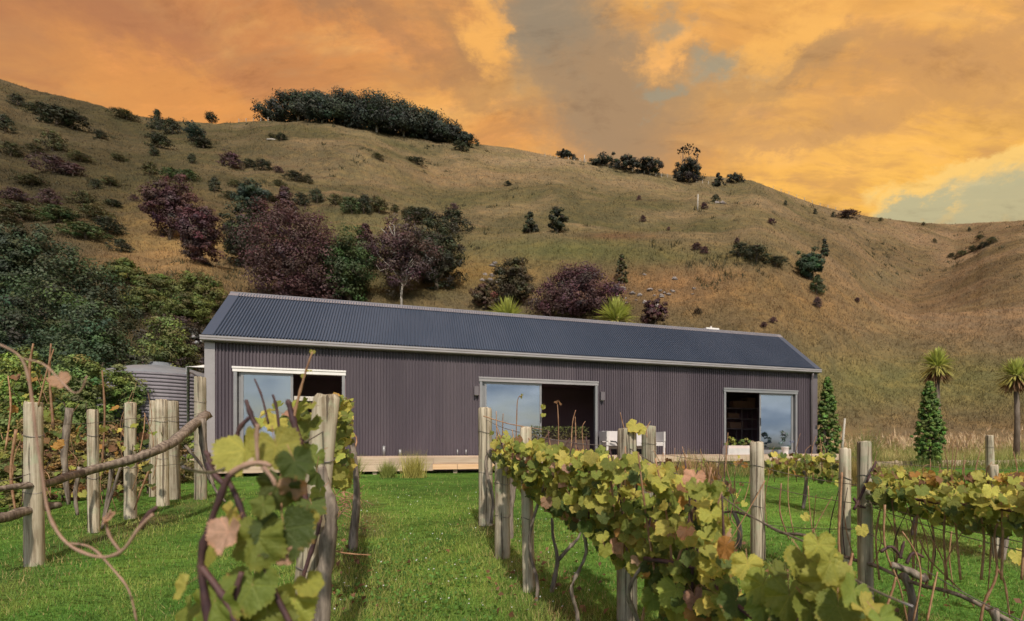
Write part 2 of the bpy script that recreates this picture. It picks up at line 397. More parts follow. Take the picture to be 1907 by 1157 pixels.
def leaf_mat(name='vine_leaf', trans=.38):
    m, t, out = newmat(name); co = obj_co(t); x, y, z = t.sep(co)
    oi = t.n.new('ShaderNodeObjectInfo'); base = oi.outputs['Color']; rn = oi.outputs['Random']
    r = t.m('SQRT', t.m('ADD', t.m('MULTIPLY', x, x), t.m('MULTIPLY', y, y)))
    ang = t.m('ARCTAN2', x, y)
    dv = t.m('MULTIPLY', t.m('PINGPONG', t.m('ADD', ang, R(28) * 10), R(28)), 1.0)
    vein = t.m('MULTIPLY', t.m('SUBTRACT', R(28), dv), r)      # distance to the nearest main vein
    vf = t.smooth(vein, .004, .016, 1.0, 0.0)
    co2 = t.vm('ADD', co, t.comb(t.m('MULTIPLY', rn, 13), 0.0, 0.0))
    n1 = t.noise(co2, 3.2, 5, .65); n2 = t.noise(co2, 14, 4, .6)
    col = t.mix(t.m('MULTIPLY', t.smooth(n2, .35, .7), .35), base, t.mix(1.0, base, (.55, .6, .5), 'MULTIPLY'))
    # autumn edge
    edge = t.m('MULTIPLY', t.smooth(t.m('ADD', r, t.m('MULTIPLY', t.m('SUBTRACT', n1, .5), .55)), .36, .62), t.smooth(rn, .1, .9))
    col = t.mix(t.m('MULTIPLY', edge, .6), col, t.mix(1.0, base, (1.5, 1.15, .9), 'MULTIPLY'))
    rust = t.m('MULTIPLY', t.smooth(t.m('ADD', t.m('MULTIPLY', r, .45), n1), .78, .92), t.smooth(rn, .45, .8))
    col = t.mix(t.m('MULTIPLY', rust, .75), col, (.36, .17, .07))
    col = t.mix(t.m('MULTIPLY', vf, .35), col, t.mix(1.0, col, (1.7, 1.5, 1.4), 'MULTIPLY'))
    p = principled(t, out, col, .5, .3, 0, t.m('SUBTRACT', n2, t.m('MULTIPLY', vf, .6)), .35, .06)
    tr = t.n.new('ShaderNodeBsdfTranslucent'); t.put(tr.inputs[0], col)
    mx = t.n.new('ShaderNodeMixShader'); mx.inputs[0].default_value = trans
    t.l.new(p.outputs[0], mx.inputs[1]); t.l.new(tr.outputs[0], mx.inputs[2]); t.l.new(mx.outputs[0], out.inputs[0])
    return m
M['leaf'] = leaf_mat()

def terrain_mat():
    m, t, out = newmat('land'); co = pos_co(t)
    a = t.n.new('ShaderNodeAttribute'); a.attribute_name = 'Col'
    n1 = t.noise(co, .05, 5, .6); n2 = t.noise(co, .45, 6, .68, .6); n3 = t.noise(t.vm('MULTIPLY', co, (1, 1, 1.8)), 2.4, 5, .72, .5)
    c = a.outputs['Color']
    c = t.mix(t.smooth(n2, .40, .66), c, t.mix(1.0, c, (1.45, 1.32, 1.15), 'MULTIPLY'))
    c = t.mix(t.m('MULTIPLY', t.smooth(n3, .48, .30), .7), c, t.mix(1.0, c, (.50, .50, .55), 'MULTIPLY'))
    c = t.mix(t.m('MULTIPLY', t.smooth(n3, .55, .78), .55), c, t.mix(1.0, c, (1.7, 1.5, 1.3), 'MULTIPLY'))
    c = t.mix(t.m('MULTIPLY', t.smooth(n1, .45, .6), .35), c, t.mix(1.0, c, (.8, .95, .75), 'MULTIPLY'))
    h = t.m('ADD', t.m('MULTIPLY', n2, 1.4), t.m('MULTIPLY', n3, .5))
    principled(t, out, c, .95, .05, 0, h, .8, .55); return m
M['land'] = terrain_mat()

# ------------------------------------------------------------------ the land
def px_of(X, Y, Z):
    Yc = np.maximum(Y, .5); return PX0 + F * X / Yc, PY0 - F * (Z - EYE) / Yc
def land_colour(X, Y, Z):
    n = len(X); px, py = px_of(X, Y, Z)
    olive = np.array([.092, .080, .042]); straw = np.array([.172, .130, .076]); brown = np.array([.172, .112, .070]); green = np.array([.084, .092, .034])
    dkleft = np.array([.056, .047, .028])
    nz = fbm(X / 30, Y / 30, 77, 4); nz2 = fbm(X / 9, Y / 9, 78, 4)
    w = np.clip(.48 + 1.3 * nz + .9 * nz2, 0, 1)[:, None]
    c = olive * (1 - w) + straw * w
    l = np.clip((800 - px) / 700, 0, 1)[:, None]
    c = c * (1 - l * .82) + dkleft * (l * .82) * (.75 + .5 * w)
    def blob(cx, cy, sx, sy): return np.exp(-(((px - cx) / sx) ** 2 + ((py - cy) / sy) ** 2))[:, None]
    def put(c, f, k): return c * (1 - f) + k * f
    r = np.clip((px - 1350) / 350, 0, 1)[:, None]
    c = put(c, r * .55, brown * (.85 + .4 * w))
    c = put(c, np.clip(1.2 * blob(320, 470, 120, 70), 0, 1) * .8, np.array([.25, .16, .075]))       # bare earth
    c = put(c, blob(900, 510, 120, 30) * .7, np.array([.20, .125, .045])); c = put(c, blob(1250, 530, 150, 45) * .65, np.array([.21, .115, .055]))
    c = put(c, blob(1480, 560, 200, 60) * .5, np.array([.22, .125, .058]))
    c = put(c, blob(1050, 465, 170, 22) * .7, green * 1.15); c = put(c, blob(650, 430, 110, 30) * .6, green * 1.2)
    c = put(c, blob(1250, 480, 170, 14) * .5, green); c = put(c, blob(1720, 715, 330, 60) * .8, np.array([.135, .136, .052]))
    c = put(c, blob(860, 330, 120, 18) * .4, np.array([.23, .15, .085])); c = put(c, blob(1000, 300, 90, 12) * .5, np.array([.26, .19, .12]))
    c = put(c, blob(1150, 440, 70, 7) * .7, np.array([.12, .06, .04]))
    c = put(c, blob(1640, 520, 60, 25) * .5, np.array([.15, .13, .075]))
    # stock tracks worn along the slope
    fr = (Z + 1.6 * fbm(X / 24, Y / 24, 140, 3)) / 4.6; fr = np.abs(fr - np.floor(fr) - .5)
    tr_ = (np.exp(-(fr / .075) ** 2) * np.clip(2.2 * fbm(X / 34, Y / 20, 141, 3) + .25, 0, 1) * (Y > 34))[:, None]
    c = put(c, tr_ * .55, np.array([.115, .075, .046]))
    # lawn
    lawn = np.array([.080, .160, .030]); ln = fbm(X / 1.2, Y / 1.2, 55, 4)[:, None]
    lw = np.clip((24 - Y) / 3, 0, 1)[:, None]
    lc = lawn * (1 + .5 * ln)
    rd = np.minimum.reduce([np.abs(X - (a_ + b_ * Y)) for a_, b_ in ((1.0, -.36), (2.95, -.33), (5.4, -.33), (-.26, -.38), (-2.8, -.353))])
    bare = (np.exp(-(rd / .28) ** 2) * np.clip(.5 + 1.6 * fbm(X / .6, Y / .6, 58, 3), 0, 1) * np.clip((9 - Y) / 3, 0, 1))[:, None]
    lc = put(lc, bare * .75, np.array([.105, .075, .045]))
    return put(c, lw, lc)
def build_land():
    # fan of columns with its apex behind the camera; rows get longer with distance
    us = np.linspace(-2.1, 1.7, 620)
    ds = np.concatenate([np.arange(-2, 8, .12), np.geomspace(8, 30, 70), np.geomspace(30.4, 330, 250), np.geomspace(340, 1500, 24)])
    ap = 8.0
    U, Dm = np.meshgrid(us, ds); X = U * (Dm + ap); Y = Dm
    Z = ground(X.ravel(), Y.ravel()).reshape(X.shape)
    nx, ny = len(us), len(ds)
    V = np.stack([X, Y, Z], -1).reshape(-1, 3).astype(np.float32)
    i = np.arange(nx * ny).reshape(ny, nx)
    Q = np.stack([i[:-1, :-1], i[:-1, 1:], i[1:, 1:], i[1:, :-1]], -1).reshape(-1, 4)
    rows = np.repeat(np.arange(ny - 1), nx - 1)
    split = int(np.searchsorted(ds, 22.0))
    def sub(name, sel):
        q = Q[sel]; used, inv = np.unique(q, return_inverse=True); v = V[used]; q = inv.reshape(-1, 4)
        me = bpy.data.meshes.new(name); me.vertices.add(len(v)); me.loops.add(q.size); me.polygons.add(len(q))
        me.vertices.foreach_set('co', v.ravel()); me.loops.foreach_set('vertex_index', q.ravel().astype(np.int32))
        me.polygons.foreach_set('loop_start', np.arange(0, q.size, 4, dtype=np.int32)); me.polygons.foreach_set('use_smooth', np.ones(len(q), bool))
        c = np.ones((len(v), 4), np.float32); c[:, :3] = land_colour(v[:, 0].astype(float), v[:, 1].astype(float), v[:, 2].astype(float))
        me.color_attributes.new('Col', 'FLOAT_COLOR', 'POINT').data.foreach_set('color', c.ravel())
        me.materials.append(M['land']); me.update(calc_edges=True)
        return tag(link(name, me), kind='structure')
    sub('lawn', rows < split); sub('hill', rows >= split)
    # the flat land behind the photographer
    b = MB(); z = EYE - 1.3; b.quad((-900, -900, z), (900, -900, z), (900, -1.9, z), (-900, -1.9, z))
    tag(b.build('ground', simple('back_grass', (.05, .09, .02), (.08, .11, .03), .3, .95, .05)), kind='structure')
build_land()

def scatter_px(n, x0, x1, y0, y1, near=2.0, far=400, r=rng):
    """random points on the land, even over a window of the view"""
    u = (r.uniform(x0, x1, n) - PX0) / F; v = (PY0 - r.uniform(y0, y1, n)) / F
    d = cast(u, v) * r.uniform(.995, 1.005, n); ok = ~np.isnan(d); ok &= (d > near) & (d < far); d = d[ok]; X = u[ok] * d
    return np.stack([X, d, ground(X, d)], 1)

def hill_grass():
    P = scatter_px(90000, -150, 2050, 130, 800, near=22)
    P = P[P[:, 1] > 26]
    k = 4; B = np.repeat(P, k, 0) + rng.normal(size=(len(P) * k, 3)) * np.array([.3, .3, 0]) * (np.repeat(P[:, 1:2], k, 0) / 90)
    B[:, 2] = ground(B[:, 0], B[:, 1]) - .03
    d = B[:, 1]
    L = rng.uniform(.22, .62, len(B)) * (.40 + d / 240); W = d * .0009 + .006
    V = blades(B, L, W, rng.uniform(.1, .9, len(B)))
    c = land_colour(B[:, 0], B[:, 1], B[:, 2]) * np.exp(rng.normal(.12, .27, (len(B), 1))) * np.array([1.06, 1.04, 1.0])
    # darker tussocks and stunted scrub too many to count
    Q = scatter_px(5200, -150, 2050, 140, 780, near=27); dens = fbm(Q[:, 0] / 14, Q[:, 1] / 14, 201, 4); Q = Q[dens + rng.normal(size=len(Q)) * .12 > .22]
    qx, qy = px_of(Q[:, 0], Q[:, 1], Q[:, 2]); Q = Q[~((qx > 1350) & (qy > 520))]
    k2 = 16; B2 = np.repeat(Q, k2, 0) + rng.normal(size=(len(Q) * k2, 3)) * np.array([.30, .30, 0]) * (np.repeat(Q[:, 1:2], k2, 0) / 110 + .2); B2[:, 2] = ground(B2[:, 0], B2[:, 1]) - .05
    V2 = blades(B2, rng.uniform(.3, .9, len(B2)) * (.5 + B2[:, 1] / 220), B2[:, 1] * .0017 + .012, rng.uniform(.1, .8, len(B2)))
    c2 = np.where(rng.random((len(B2), 1)) < .7, np.array([[.066, .064, .032]]), np.array([[.11, .090, .042]])) * rng.uniform(.6, 1.5, (len(B2), 1))
    V = np.concatenate([V, V2]); c = np.concatenate([c, c2])
    o = link('hill_grass', soup('hill_grass', V, 3, M['blade'], c)); tag(o, 'dry olive and straw coloured grass covering the steep hillside', 'grass', kind='stuff')
hill_grass()

def lawn_grass():
    P = scatter_px(190000, -330, 2080, 872, 1230, near=1.6, far=26)
    P = P[P[:, 1] < 16]
    n = len(P); d = P[:, 1]
    pn = fbm(P[:, 0] / .9, P[:, 1] / .9, 90, 4); pn2 = fbm(P[:, 0] / .25, P[:, 1] / .25, 91, 3)
    rowd = np.minimum.reduce([np.abs(P[:, 0] - (a_ + b_ * d)) for a_, b_ in ((1.0, -.36), (2.95, -.33), (-.26, -.38), (-2.8, -.353))])
    kp = rng.random(len(P)) > .55 * np.exp(-(rowd / .22) ** 2); P = P[kp]; d = d[kp]; rowd = rowd[kp]; n = len(P); pn = fbm(P[:, 0] / .9, P[:, 1] / .9, 90, 4); pn2 = fbm(P[:, 0] / .25, P[:, 1] / .25, 91, 3)
    wild = np.exp(-(rowd / .35) ** 2)
    L = (.020 + .028 * rng.random(n) ** 2 + .015 * np.clip(pn + .3, 0, 1)) * (1 + 1.2 * wild * rng.random(n))
    W = .0022 + d * .00075
    V = blades(P - np.array([0, 0, .004]), L, W, rng.uniform(.1, .85, n))
    g1 = np.array([.100, .225, .038]); g2 = np.array([.285, .345, .080]); dry = np.array([.42, .34, .15]); dk = np.array([.055, .120, .028])
    w = np.clip(.38 + 1.6 * pn + .9 * pn2, 0, 1)[:, None]
    far = np.clip((d - 6) / 6, 0, 1)[:, None]
    c = g1 * (1 - w) + g2 * w; c = c * (1 - far * .5) + np.array([.085, .255, .045]) * far * .5
    r = rng.random(n)[:, None]; c = np.where(r < .05 + .16 * wild[:, None], dry, np.where(r > .86, dk, c)) * rng.uniform(.7, 1.4, (n, 1))
    o = link('lawn_grass', soup('lawn_grass', V, 3, M['blade'], c)); tag(o, 'short green lawn grass between the vine rows and the house', 'grass', kind='stuff')
    # broad-leaved weeds and clover
    Q = scatter_px(9000, 560, 1400, 960, 1230, near=1.6, far=8)
    keep = fbm(Q[:, 0] / .5, Q[:, 1] / .5, 66, 3) > .02; Q = Q[keep]; n = len(Q)
    C = Q + np.stack([0 * Q[:, 0], 0 * Q[:, 0], rng.uniform(.01, .05, n)], 1)
    N = unit(rng.normal(size=(n, 3)) * .6 + np.array([0, -.2, 1.]))
    V = leaf_faces(C, N, rng.uniform(.012, .03, n), .8)
    c = np.array([.09, .19, .036]) * rng.uniform(.6, 1.6, (n, 1))
    tag(link('clover', soup('clover', V, 4, M['blade'], c)), 'low broad leaved clover and weeds mixed into the lawn', 'clover', kind='stuff')
    Q = scatter_px(150, 620, 1100, 900, 1150, near=2, far=14); n = len(Q)
    C = Q + np.array([0, 0, .045]); V = leaf_faces(C, unit(rng.normal(size=(n, 3)) * .3 + np.array([0, -.3, 1.])), .008 + Q[:, 1] * .0012, 1.0)
    tag(link('daisies', soup('daisies', V, 4, M['blade'], np.full((n, 3), .6))), 'tiny white daisies dotted over the lawn', 'daisies', kind='stuff')
    # fallen leaves gather under the rows
    Q = np.concatenate([scatter_px(50, 590, 690, 970, 1157, near=1.6, far=9), scatter_px(60, 900, 1130, 1000, 1157, near=1.6, far=7), scatter_px(60, 1150, 1900, 1000, 1157, near=1.6, far=7), scatter_px(14, 600, 1100, 930, 1157, near=1.6, far=13)])
    n = len(Q); C = Q + np.array([0, 0, .035]); V = leaf_faces(C, unit(rng.normal(size=(n, 3)) * .6 + np.array([0, -.3, 1.])), rng.uniform(.02, .06, n), .7, .2)
    c = np.array([.17, .085, .05]) * rng.uniform(.4, 1.5, (n, 1)) + np.array([.05, .03, .01]) * rng.random((n, 1))
    tag(link('fallen_leaves', soup('fallen_leaves', V, 4, M['blade'], c)), 'brown fallen vine leaves lying in the grass', 'leaves', kind='stuff')
lawn_grass()

# ------------------------------------------------------------------ the house
HX, HY, HTH, HL = -9.70, 13.46, 0.32, 18.91
HZ = EYE - 0.72
HU = Vector((math.cos(HTH), math.sin(HTH), 0)); HN = Vector((-math.sin(HTH), math.cos(HTH), 0))
def hl(px, py, yl):
    """photo pixel -> house coordinates on the plane y = yl"""
    d = Vector(((px - PX0) / F, 1, (PY0 - py) / F)); o = Vector((0, 0, EYE)) - Vector((HX, HY, HZ)) - HN * yl
    s = -o.dot(HN) / d.dot(HN); p = o + d * s
    return p.dot(HU), p.z
def hw(x, y, z): return Vector((HX, HY, HZ)) + HU * x + HN * y + Vector((0, 0, z))
FLOOR, EAVE, RIDGE, HALF = 0.52, 3.50, 5.15, 2.19
WY = 0.12                                     # front wall plane
M['roof'] = simple('roof_steel', (.046, .064, .100), (.058, .076, .114), 1.2, .55, .2, stretch=(1, .3, .3))
M['clad'] = simple('wall_steel', (.074, .058, .072), (.108, .086, .100), 1.4, .5, .35, stretch=(1, 1, .12), ranv=.09)
M['trim'] = simple('trim_steel', (.30, .275, .275), (.35, .32, .32), 2, .33, .5, metal=.25)  # pale tone puts sun glare into the colour of wall-coloured steel
M['dark_trim'] = simple('dark_trim', (.12, .10, .11), (.14, .12, .13), 3, .4, .4)
M['frame'] = simple('door_frame', (.24, .235, .24), (.28, .27, .27), 3, .35, .5, metal=.3)
M['lining'] = simple('lining', (.30, .20, .24), (.34, .23, .27), 2, .8, .2)
M['inside_floor'] = simple('inside_floor', (.20, .13, .12), (.26, .18, .16), 4, .5, .3, stretch=(.2, 3, 1))
M['deck'] = simple('deck_timber', (.40, .29, .21), (.52, .40, .30), 5, .75, .2, stretch=(.25, 4, 4), bs=.4, bd=.006, ranv=.16)
M['new_deck'] = simple('new_timber', (.62, .37, .20), (.68, .45, .28), 5, .7, .2, stretch=(.25, 4, 4), bs=.3, bd=.006)
M['white'] = simple('white_paint', (.70, .66, .64), (.76, .72, .70), 4, .5, .3)
M['black'] = simple('black_plastic', (.02, .018, .02), (.03, .028, .03), 6, .4, .4)
M['soil'] = simple('soil', (.04, .03, .022), (.07, .05, .035), 12, .95, .1, bs=.6, bd=.02)
def glass_mat():
    m, t, out = newmat('tinted_glass')
    g = t.n.new('ShaderNodeBsdfGlossy'); g.inputs['Roughness'].default_value = .03; g.inputs[0].default_value = (.78, .88, .96, 1)
    tr = t.n.new('ShaderNodeBsdfTransparent'); tr.inputs[0].default_value = (.42, .46, .50, 1)
    n = t.noise(obj_co(t), .8, 2, .5); b = t.n.new('ShaderNodeBump'); b.inputs['Strength'].default_value = .04; b.inputs['Distance'].default_value = .02
    t.put(b.inputs['Height'], n); t.l.new(b.outputs[0], g.inputs['Normal'])
    mx = t.n.new('ShaderNodeMixShader'); mx.inputs[0].default_value = .36
    t.l.new(tr.outputs[0], mx.inputs[1]); t.l.new(g.outputs[0], mx.inputs[2]); t.l.new(mx.outputs[0], out.inputs[0]); return m
M['glass'] = glass_mat()

house = empty('house', (HX, HY, HZ), HTH)
tag(house, 'long dark corrugated steel house with blue grey gable roof and three sliding doors', 'house')

def opening(pl, pr, pt):
    xl, zt = hl(pl, pt, WY); xr, _ = hl(pr, pt, WY); return xl, xr, zt
DOORS = [opening(436, 643, 686), opening(893, 1112, 705), opening(1347, 1483, 725)]
# corrugated profile: narrow dark valleys between rounded ribs
PITCH = .0762
def prof(k): return ((0, 0), (.18, .0), (.36, .042), (.60, .042), (.82, .0), (1, 0))[k]
def corrugated(name, x0, x1, parent, mat, to3d, spans):
    """to3d(x, h, v) -> point; spans(x) -> list of (v0, v1)"""
    b = MB(); n = int(round((x1 - x0) / PITCH)); p = (x1 - x0) / n
    for i in range(n):
        for k in range(5):
            (a, ha), (c, hc) = prof(k), prof(k + 1)
            xa, xc = x0 + (i + a) * p, x0 + (i + c) * p
            for v0, v1 in spans((xa + xc) / 2):
                b.quad(to3d(xa, ha, v0), to3d(xc, hc, v0), to3d(xc, hc, v1), to3d(xa, ha, v1))
    return b.build(name, mat, parent)
def wall_spans(x):
    for xl, xr, zt in DOORS:
        if xl - .01 < x < xr + .01: return [(zt + .0, EAVE - .12)]
    return [(FLOOR - .04, EAVE - .12)]
wall = MB()           # the framed wall behind the cladding, pierced by the three doors
xs = [0.03] + [v for d in DOORS for v in (d[0], d[1])] + [HL - .03]
for i in range(0, len(xs), 2): wall.box(xs[i], xs[i + 1], WY + .012, WY + .13, .02, EAVE - .1)
for xl, xr, zt in DOORS:
    wall.box(xl, xr, WY + .012, WY + .13, zt, EAVE - .1); wall.box(xl, xr, WY + .012, WY + .13, .02, FLOOR)
front = wall.build('front_wall', M['lining'], house)
W = .762; nS = int(HL // W); sw = (HL - .44) / nS
for i in range(nS):
    corrugated('wall_sheet', .22 + i * sw, .22 + (i + 1) * sw, front, M['clad'], lambda x, h, v: (x, WY + .004 - h, v), wall_spans)
BY = 2 * HALF - .12
bw = MB().box(.03, HL - .03, BY - .13, BY - .012, .02, EAVE - .1).build('back_wall', M['lining'], house)
for i in range(nS):
    corrugated('wall_sheet', .22 + i * sw, .22 + (i + 1) * sw, bw, M['clad'], lambda x, h, v: (x, BY - .004 + h, v), lambda x: [(.45, EAVE - .12)])
for nm, xe, sg in (('left_gable', .03, -1), ('right_gable', HL - .03, 1)):
    g = MB(); pts = [(WY + .13, .02), (BY - .13, .02), (BY - .13, EAVE - .15), (HALF, RIDGE - .2), (WY + .13, EAVE - .15)]
    xi = xe - sg * .12; base = [(xe, y, z) for y, z in pts] + [(xi, y, z) for y, z in pts]
    g.v = base; g.f = [tuple(range(5)), tuple(range(9, 4, -1))] + [(i, (i + 1) % 5, 5 + (i + 1) % 5, 5 + i) for i in range(5)]; g.mi = [0] * 7
    go = g.build(nm, M['lining'], house)
    def gtop(y): return EAVE - .05 + (RIDGE - EAVE) * (1 - abs(y - HALF) / HALF) - .10
    for i in range(5):
        w5 = (BY - WY) / 5
        corrugated('wall_sheet', WY + i * w5, WY + (i + 1) * w5, go, M['clad'], lambda y, h, v: (xe + sg * (.004 + h), y, v), lambda y: [(.45, gtop(y))])
# corner flashings
for xa, xb in ((-.012, .215), (HL - .215, HL + .012)):
    MB().box(xa, xb, WY - .035, WY + .02, FLOOR - .06, EAVE - .1).build('corner_flashing', M['trim'] if xa < 1 else M['dark_trim'], house)  # left flashing paler than the right: glare painted into it
# soffit, floor, ceiling, partitions
MB().box(.01, HL - .01, -.02, WY + .14, EAVE - .14, EAVE - .115).build('soffit', M['dark_trim'], house)
MB().box(.16, HL - .16, WY + .14, BY - .14, FLOOR - .12, FLOOR - .01).build('floor_slab', M['inside_floor'], house)
MB().box(.16, HL - .16, WY + .14, BY - .14, 2.95, 3.0).build('ceiling_lining', M['lining'], house)
for x in (6.6, 12.9): MB().box(x, x + .1, WY + .14, BY - .14, FLOOR, 2.94).build('partition', M['lining'], house)

# roof
roof = empty('roof'); roof.parent = house
Y0, Z0 = -.03, EAVE + .02
def slope(front):
    dy, dz = (HALF - Y0), RIDGE - Z0; ln = math.hypot(dy, dz); ny, nz = -dz / ln, dy / ln
    def f(x, h, v):
        y, z = Y0 + dy * v + ny * h, Z0 + dz * v + nz * h
        return (x, y if front else 2 * HALF - y, z)
    return f
nR = 25; rw = (HL - .36) / nR
for fr in (True, False):
    for i in range(nR): corrugated('roof_sheet', .18 + i * rw, .18 + (i + 1) * rw, roof, M['roof'], slope(fr), lambda x: [(0, .995)])
    s = slope(fr)
    b = MB()      # roof deck below the sheets
    b.quad(s(.05, -.06, 0), s(HL - .05, -.06, 0), s(HL - .05, -.06, 1), s(.05, -.06, 1)); b.build('roof_underlay', M['lining'], roof)
    for xa, xb in ((-.03, .23), (HL - .23, HL + .03)):      # barge flashing over the sheet ends, turned down outside
        b = MB(); xo = xa if xa < 1 else xb
        b.quad(s(xa, .028, -.01), s(xb, .028, -.01), s(xb, .028, 1), s(xa, .028, 1))
        b.quad(s(xo, .028, -.01), s(xo, -.14, -.01), s(xo, -.14, 1), s(xo, .028, 1)); b.build('barge_flashing', M['roof'], roof)
rc = MB(); a0, a1 = slope(True), slope(False)
for s in (a0, a1): rc.quad(s(-.03, .036, .925), s(HL + .03, .036, .925), s(HL + .03, .036, 1.0), s(-.03, .036, 1.0))
rc.tube([(-.03, HALF, RIDGE + .03), (HL + .03, HALF, RIDGE + .03)], .03, 8)
rc.build('ridge_cap', simple('ridge_steel', (.17, .165, .19), (.21, .20, .22), 2, .4, .4), roof)
# gutter: folded profile with a lip
gp = [(-.02, 0), (-.125, 0), (-.145, .02), (-.145, .05), (-.135, .062), (-.15, .078), (-.15, .125), (-.13, .125), (-.13, .09), (-.02, .09)]
g = MB(); n = len(gp)
for x in (-.05, HL + .02): g.v += [(x, y + .02, EAVE - .125 + z) for y, z in gp]
g.f = [(i, i + 1, n + i + 1, n + i) for i in range(n - 1)] + [tuple(range(n)), tuple(range(2 * n - 1, n - 1, -1))]; g.mi = [0] * len(g.f)
g.build('gutter', M['trim'], house)  # gutter colour lightened to stand in for glare
dp = MB().tube([(HL - .30, -.05, EAVE - .12), (HL - .30, -.02, EAVE - .25), (HL - .30, WY - .09, EAVE - .42), (HL - .30, WY - .09, .5)], .038, 10)
dp.build('downpipe', M['dark_trim'], house, True)
for px_ in (715, 868, 852, 745):
    xs_ = hl(px_, 840, WY - .1)[0]; MB().tube([(xs_, WY - .09, FLOOR - .05), (xs_, WY - .09, FLOOR + (.22 if px_ == 715 else .12))], .04 if px_ in (715, 745) else .02, 10).build('pipe_stub', M['frame'], house, True)
xv, _ = hl(1328, 610, HALF)
MB().box(xv - .28, xv + .28, HALF + .02, HALF + .35, RIDGE - .1, RIDGE + .12).box(xv - .04, xv + .0, HALF + .1, HALF + .16, RIDGE + .10, RIDGE + .2).build('roof_vent', M['white'], roof)

# sliding doors: frame, one glazed leaf pushed across, the other half open
def sliding_door(idx, pane_left, top_mat, lab):
    xl, xr, zt = DOORS[idx]; root = empty('sliding_door'); root.parent = house; root['label'] = lab
    y0, y1 = WY - .055, WY + .10; w = .075
    fr = MB(); fr.box(xl - .02, xr + .02, y0 - .012, y1, zt - .085, zt + .01)
    o = fr.build('frame_head', top_mat, root)
    for xa in (xl, xr - w): MB().box(xa, xa + w, y0, y1 - .002, FLOOR, zt - .087).build('frame_jamb', M['frame'], root)
    MB().box(xl + .002, xr - .002, y0 - .03, y1 - .003, FLOOR - .045, FLOOR - .002).build('frame_sill', M['frame'], root)
    MB().box(xl - .03, xr + .03, y0 - .03, y0 - .014, zt + .0, zt + .045).build('head_flashing', top_mat, root)
    mid = (xl + xr) / 2
    la, lb = (xl + w + .07, mid + .04) if pane_left else (mid - .04, xr - w - .07)
    for k, (ya, shift) in enumerate(((WY + .01, 0), (WY + .05, (-.055 if pane_left else .055)))):
        a, c = la + shift, lb + shift; leaf = empty('door_leaf'); leaf.parent = root
        zb, z2 = FLOOR + .002, zt - .09; s = .06
        if k == 0:
            MB().box(a, a + s, ya, ya + .035, zb, z2).build('stile', M['frame'], leaf); MB().box(c - s, c, ya, ya + .035, zb, z2).build('stile', M['frame'], leaf)
            MB().box(a + s, c - s, ya + .002, ya + .033, z2 - s, z2 - .001).build('rail', M['frame'], leaf); MB().box(a + s, c - s, ya + .002, ya + .033, zb + .001, zb + .09).build('rail', M['frame'], leaf)
            MB().box(a + s, c - s, ya + .014, ya + .020, zb + .09, z2 - s).build('pane', M['glass'], leaf)
            hx = c - .03 if pane_left else a + .03
            MB().box(hx - .012, hx + .012, ya - .03, ya - .001, 1.45, 1.72).build('handle', M['black'], leaf)
        else:
            MB().box(a, a + s, ya, ya + .03, zb, z2).build('stile', M['frame'], leaf); MB().box(c - s, c, ya, ya + .03, zb, z2).build('stile', M['frame'], leaf)
    return root
sliding_door(0, True, M['white'], 'left sliding door with pale frame, glass half closed')  # white head and flashing stand in for sun glare on the frame
sliding_door(1, True, M['trim'], 'middle sliding door standing half open between two wall lamps')  # paler head: glare painted into its colour
sliding_door(2, False, M['frame'], 'right sliding door with its left half open')
xl, zl = hl(548, 742, WY + .12); xr_, _ = hl(638, 742, WY + .12)
MB().box(xl, DOORS[0][1] - .08, WY + .105, WY + .20, zl - .06, zl + .06).build('rail_board', simple('pale_board', (.5, .45, .40), (.58, .52, .46), 5, .7, .2), house)
def wall_lamp(px, py, lab):
    x, z = hl(px, py, WY - .05); r = empty('wall_lamp', hw(x, WY - .025, z), HTH)
    tag(r, lab, 'lamp', 'wall lamps either side of the middle door')
    MB().box(-.05, .05, -.03, .0, -.10, .10).build('back_plate', M['dark_trim'], r)
    MB().box(-.065, .065, -.12, -.031, -.13, .13).build('lamp_body', M['dark_trim'], r)
    MB().box(-.045, .045, -.105, -.045, -.138, -.131).build('lens', M['white'], r)
wall_lamp(887, 728, 'small grey box lamp on wall beside glazed half of middle door')
wall_lamp(1121, 738, 'small grey box lamp on wall beside open half of middle door')
fl = empty('floodlight', hw(-.03, -.02, hl(380, 632, 0)[1]), HTH); tag(fl, 'twin head security floodlight at the left end of the eaves', 'floodlight')
MB().box(-.03, .0, .0, .14, -.06, .06).build('bracket', M['white'], fl)
for dx, dz in ((-.16, .04), (-.10, -.10)):
    b = MB(); b.lathe([(.018, -.05), (.03, -.04), (.042, .03), (.036, .035)], 12); h = b.build('lamp_head', M['frame'], fl, True)
    h.location = (dx, -.03, dz); h.rotation_euler = (R(70), 0, R(-30)); MB().tube([(-.015, .02, 0), (dx, -.01, dz)], .012, 6).build('arm', M['black'], fl)

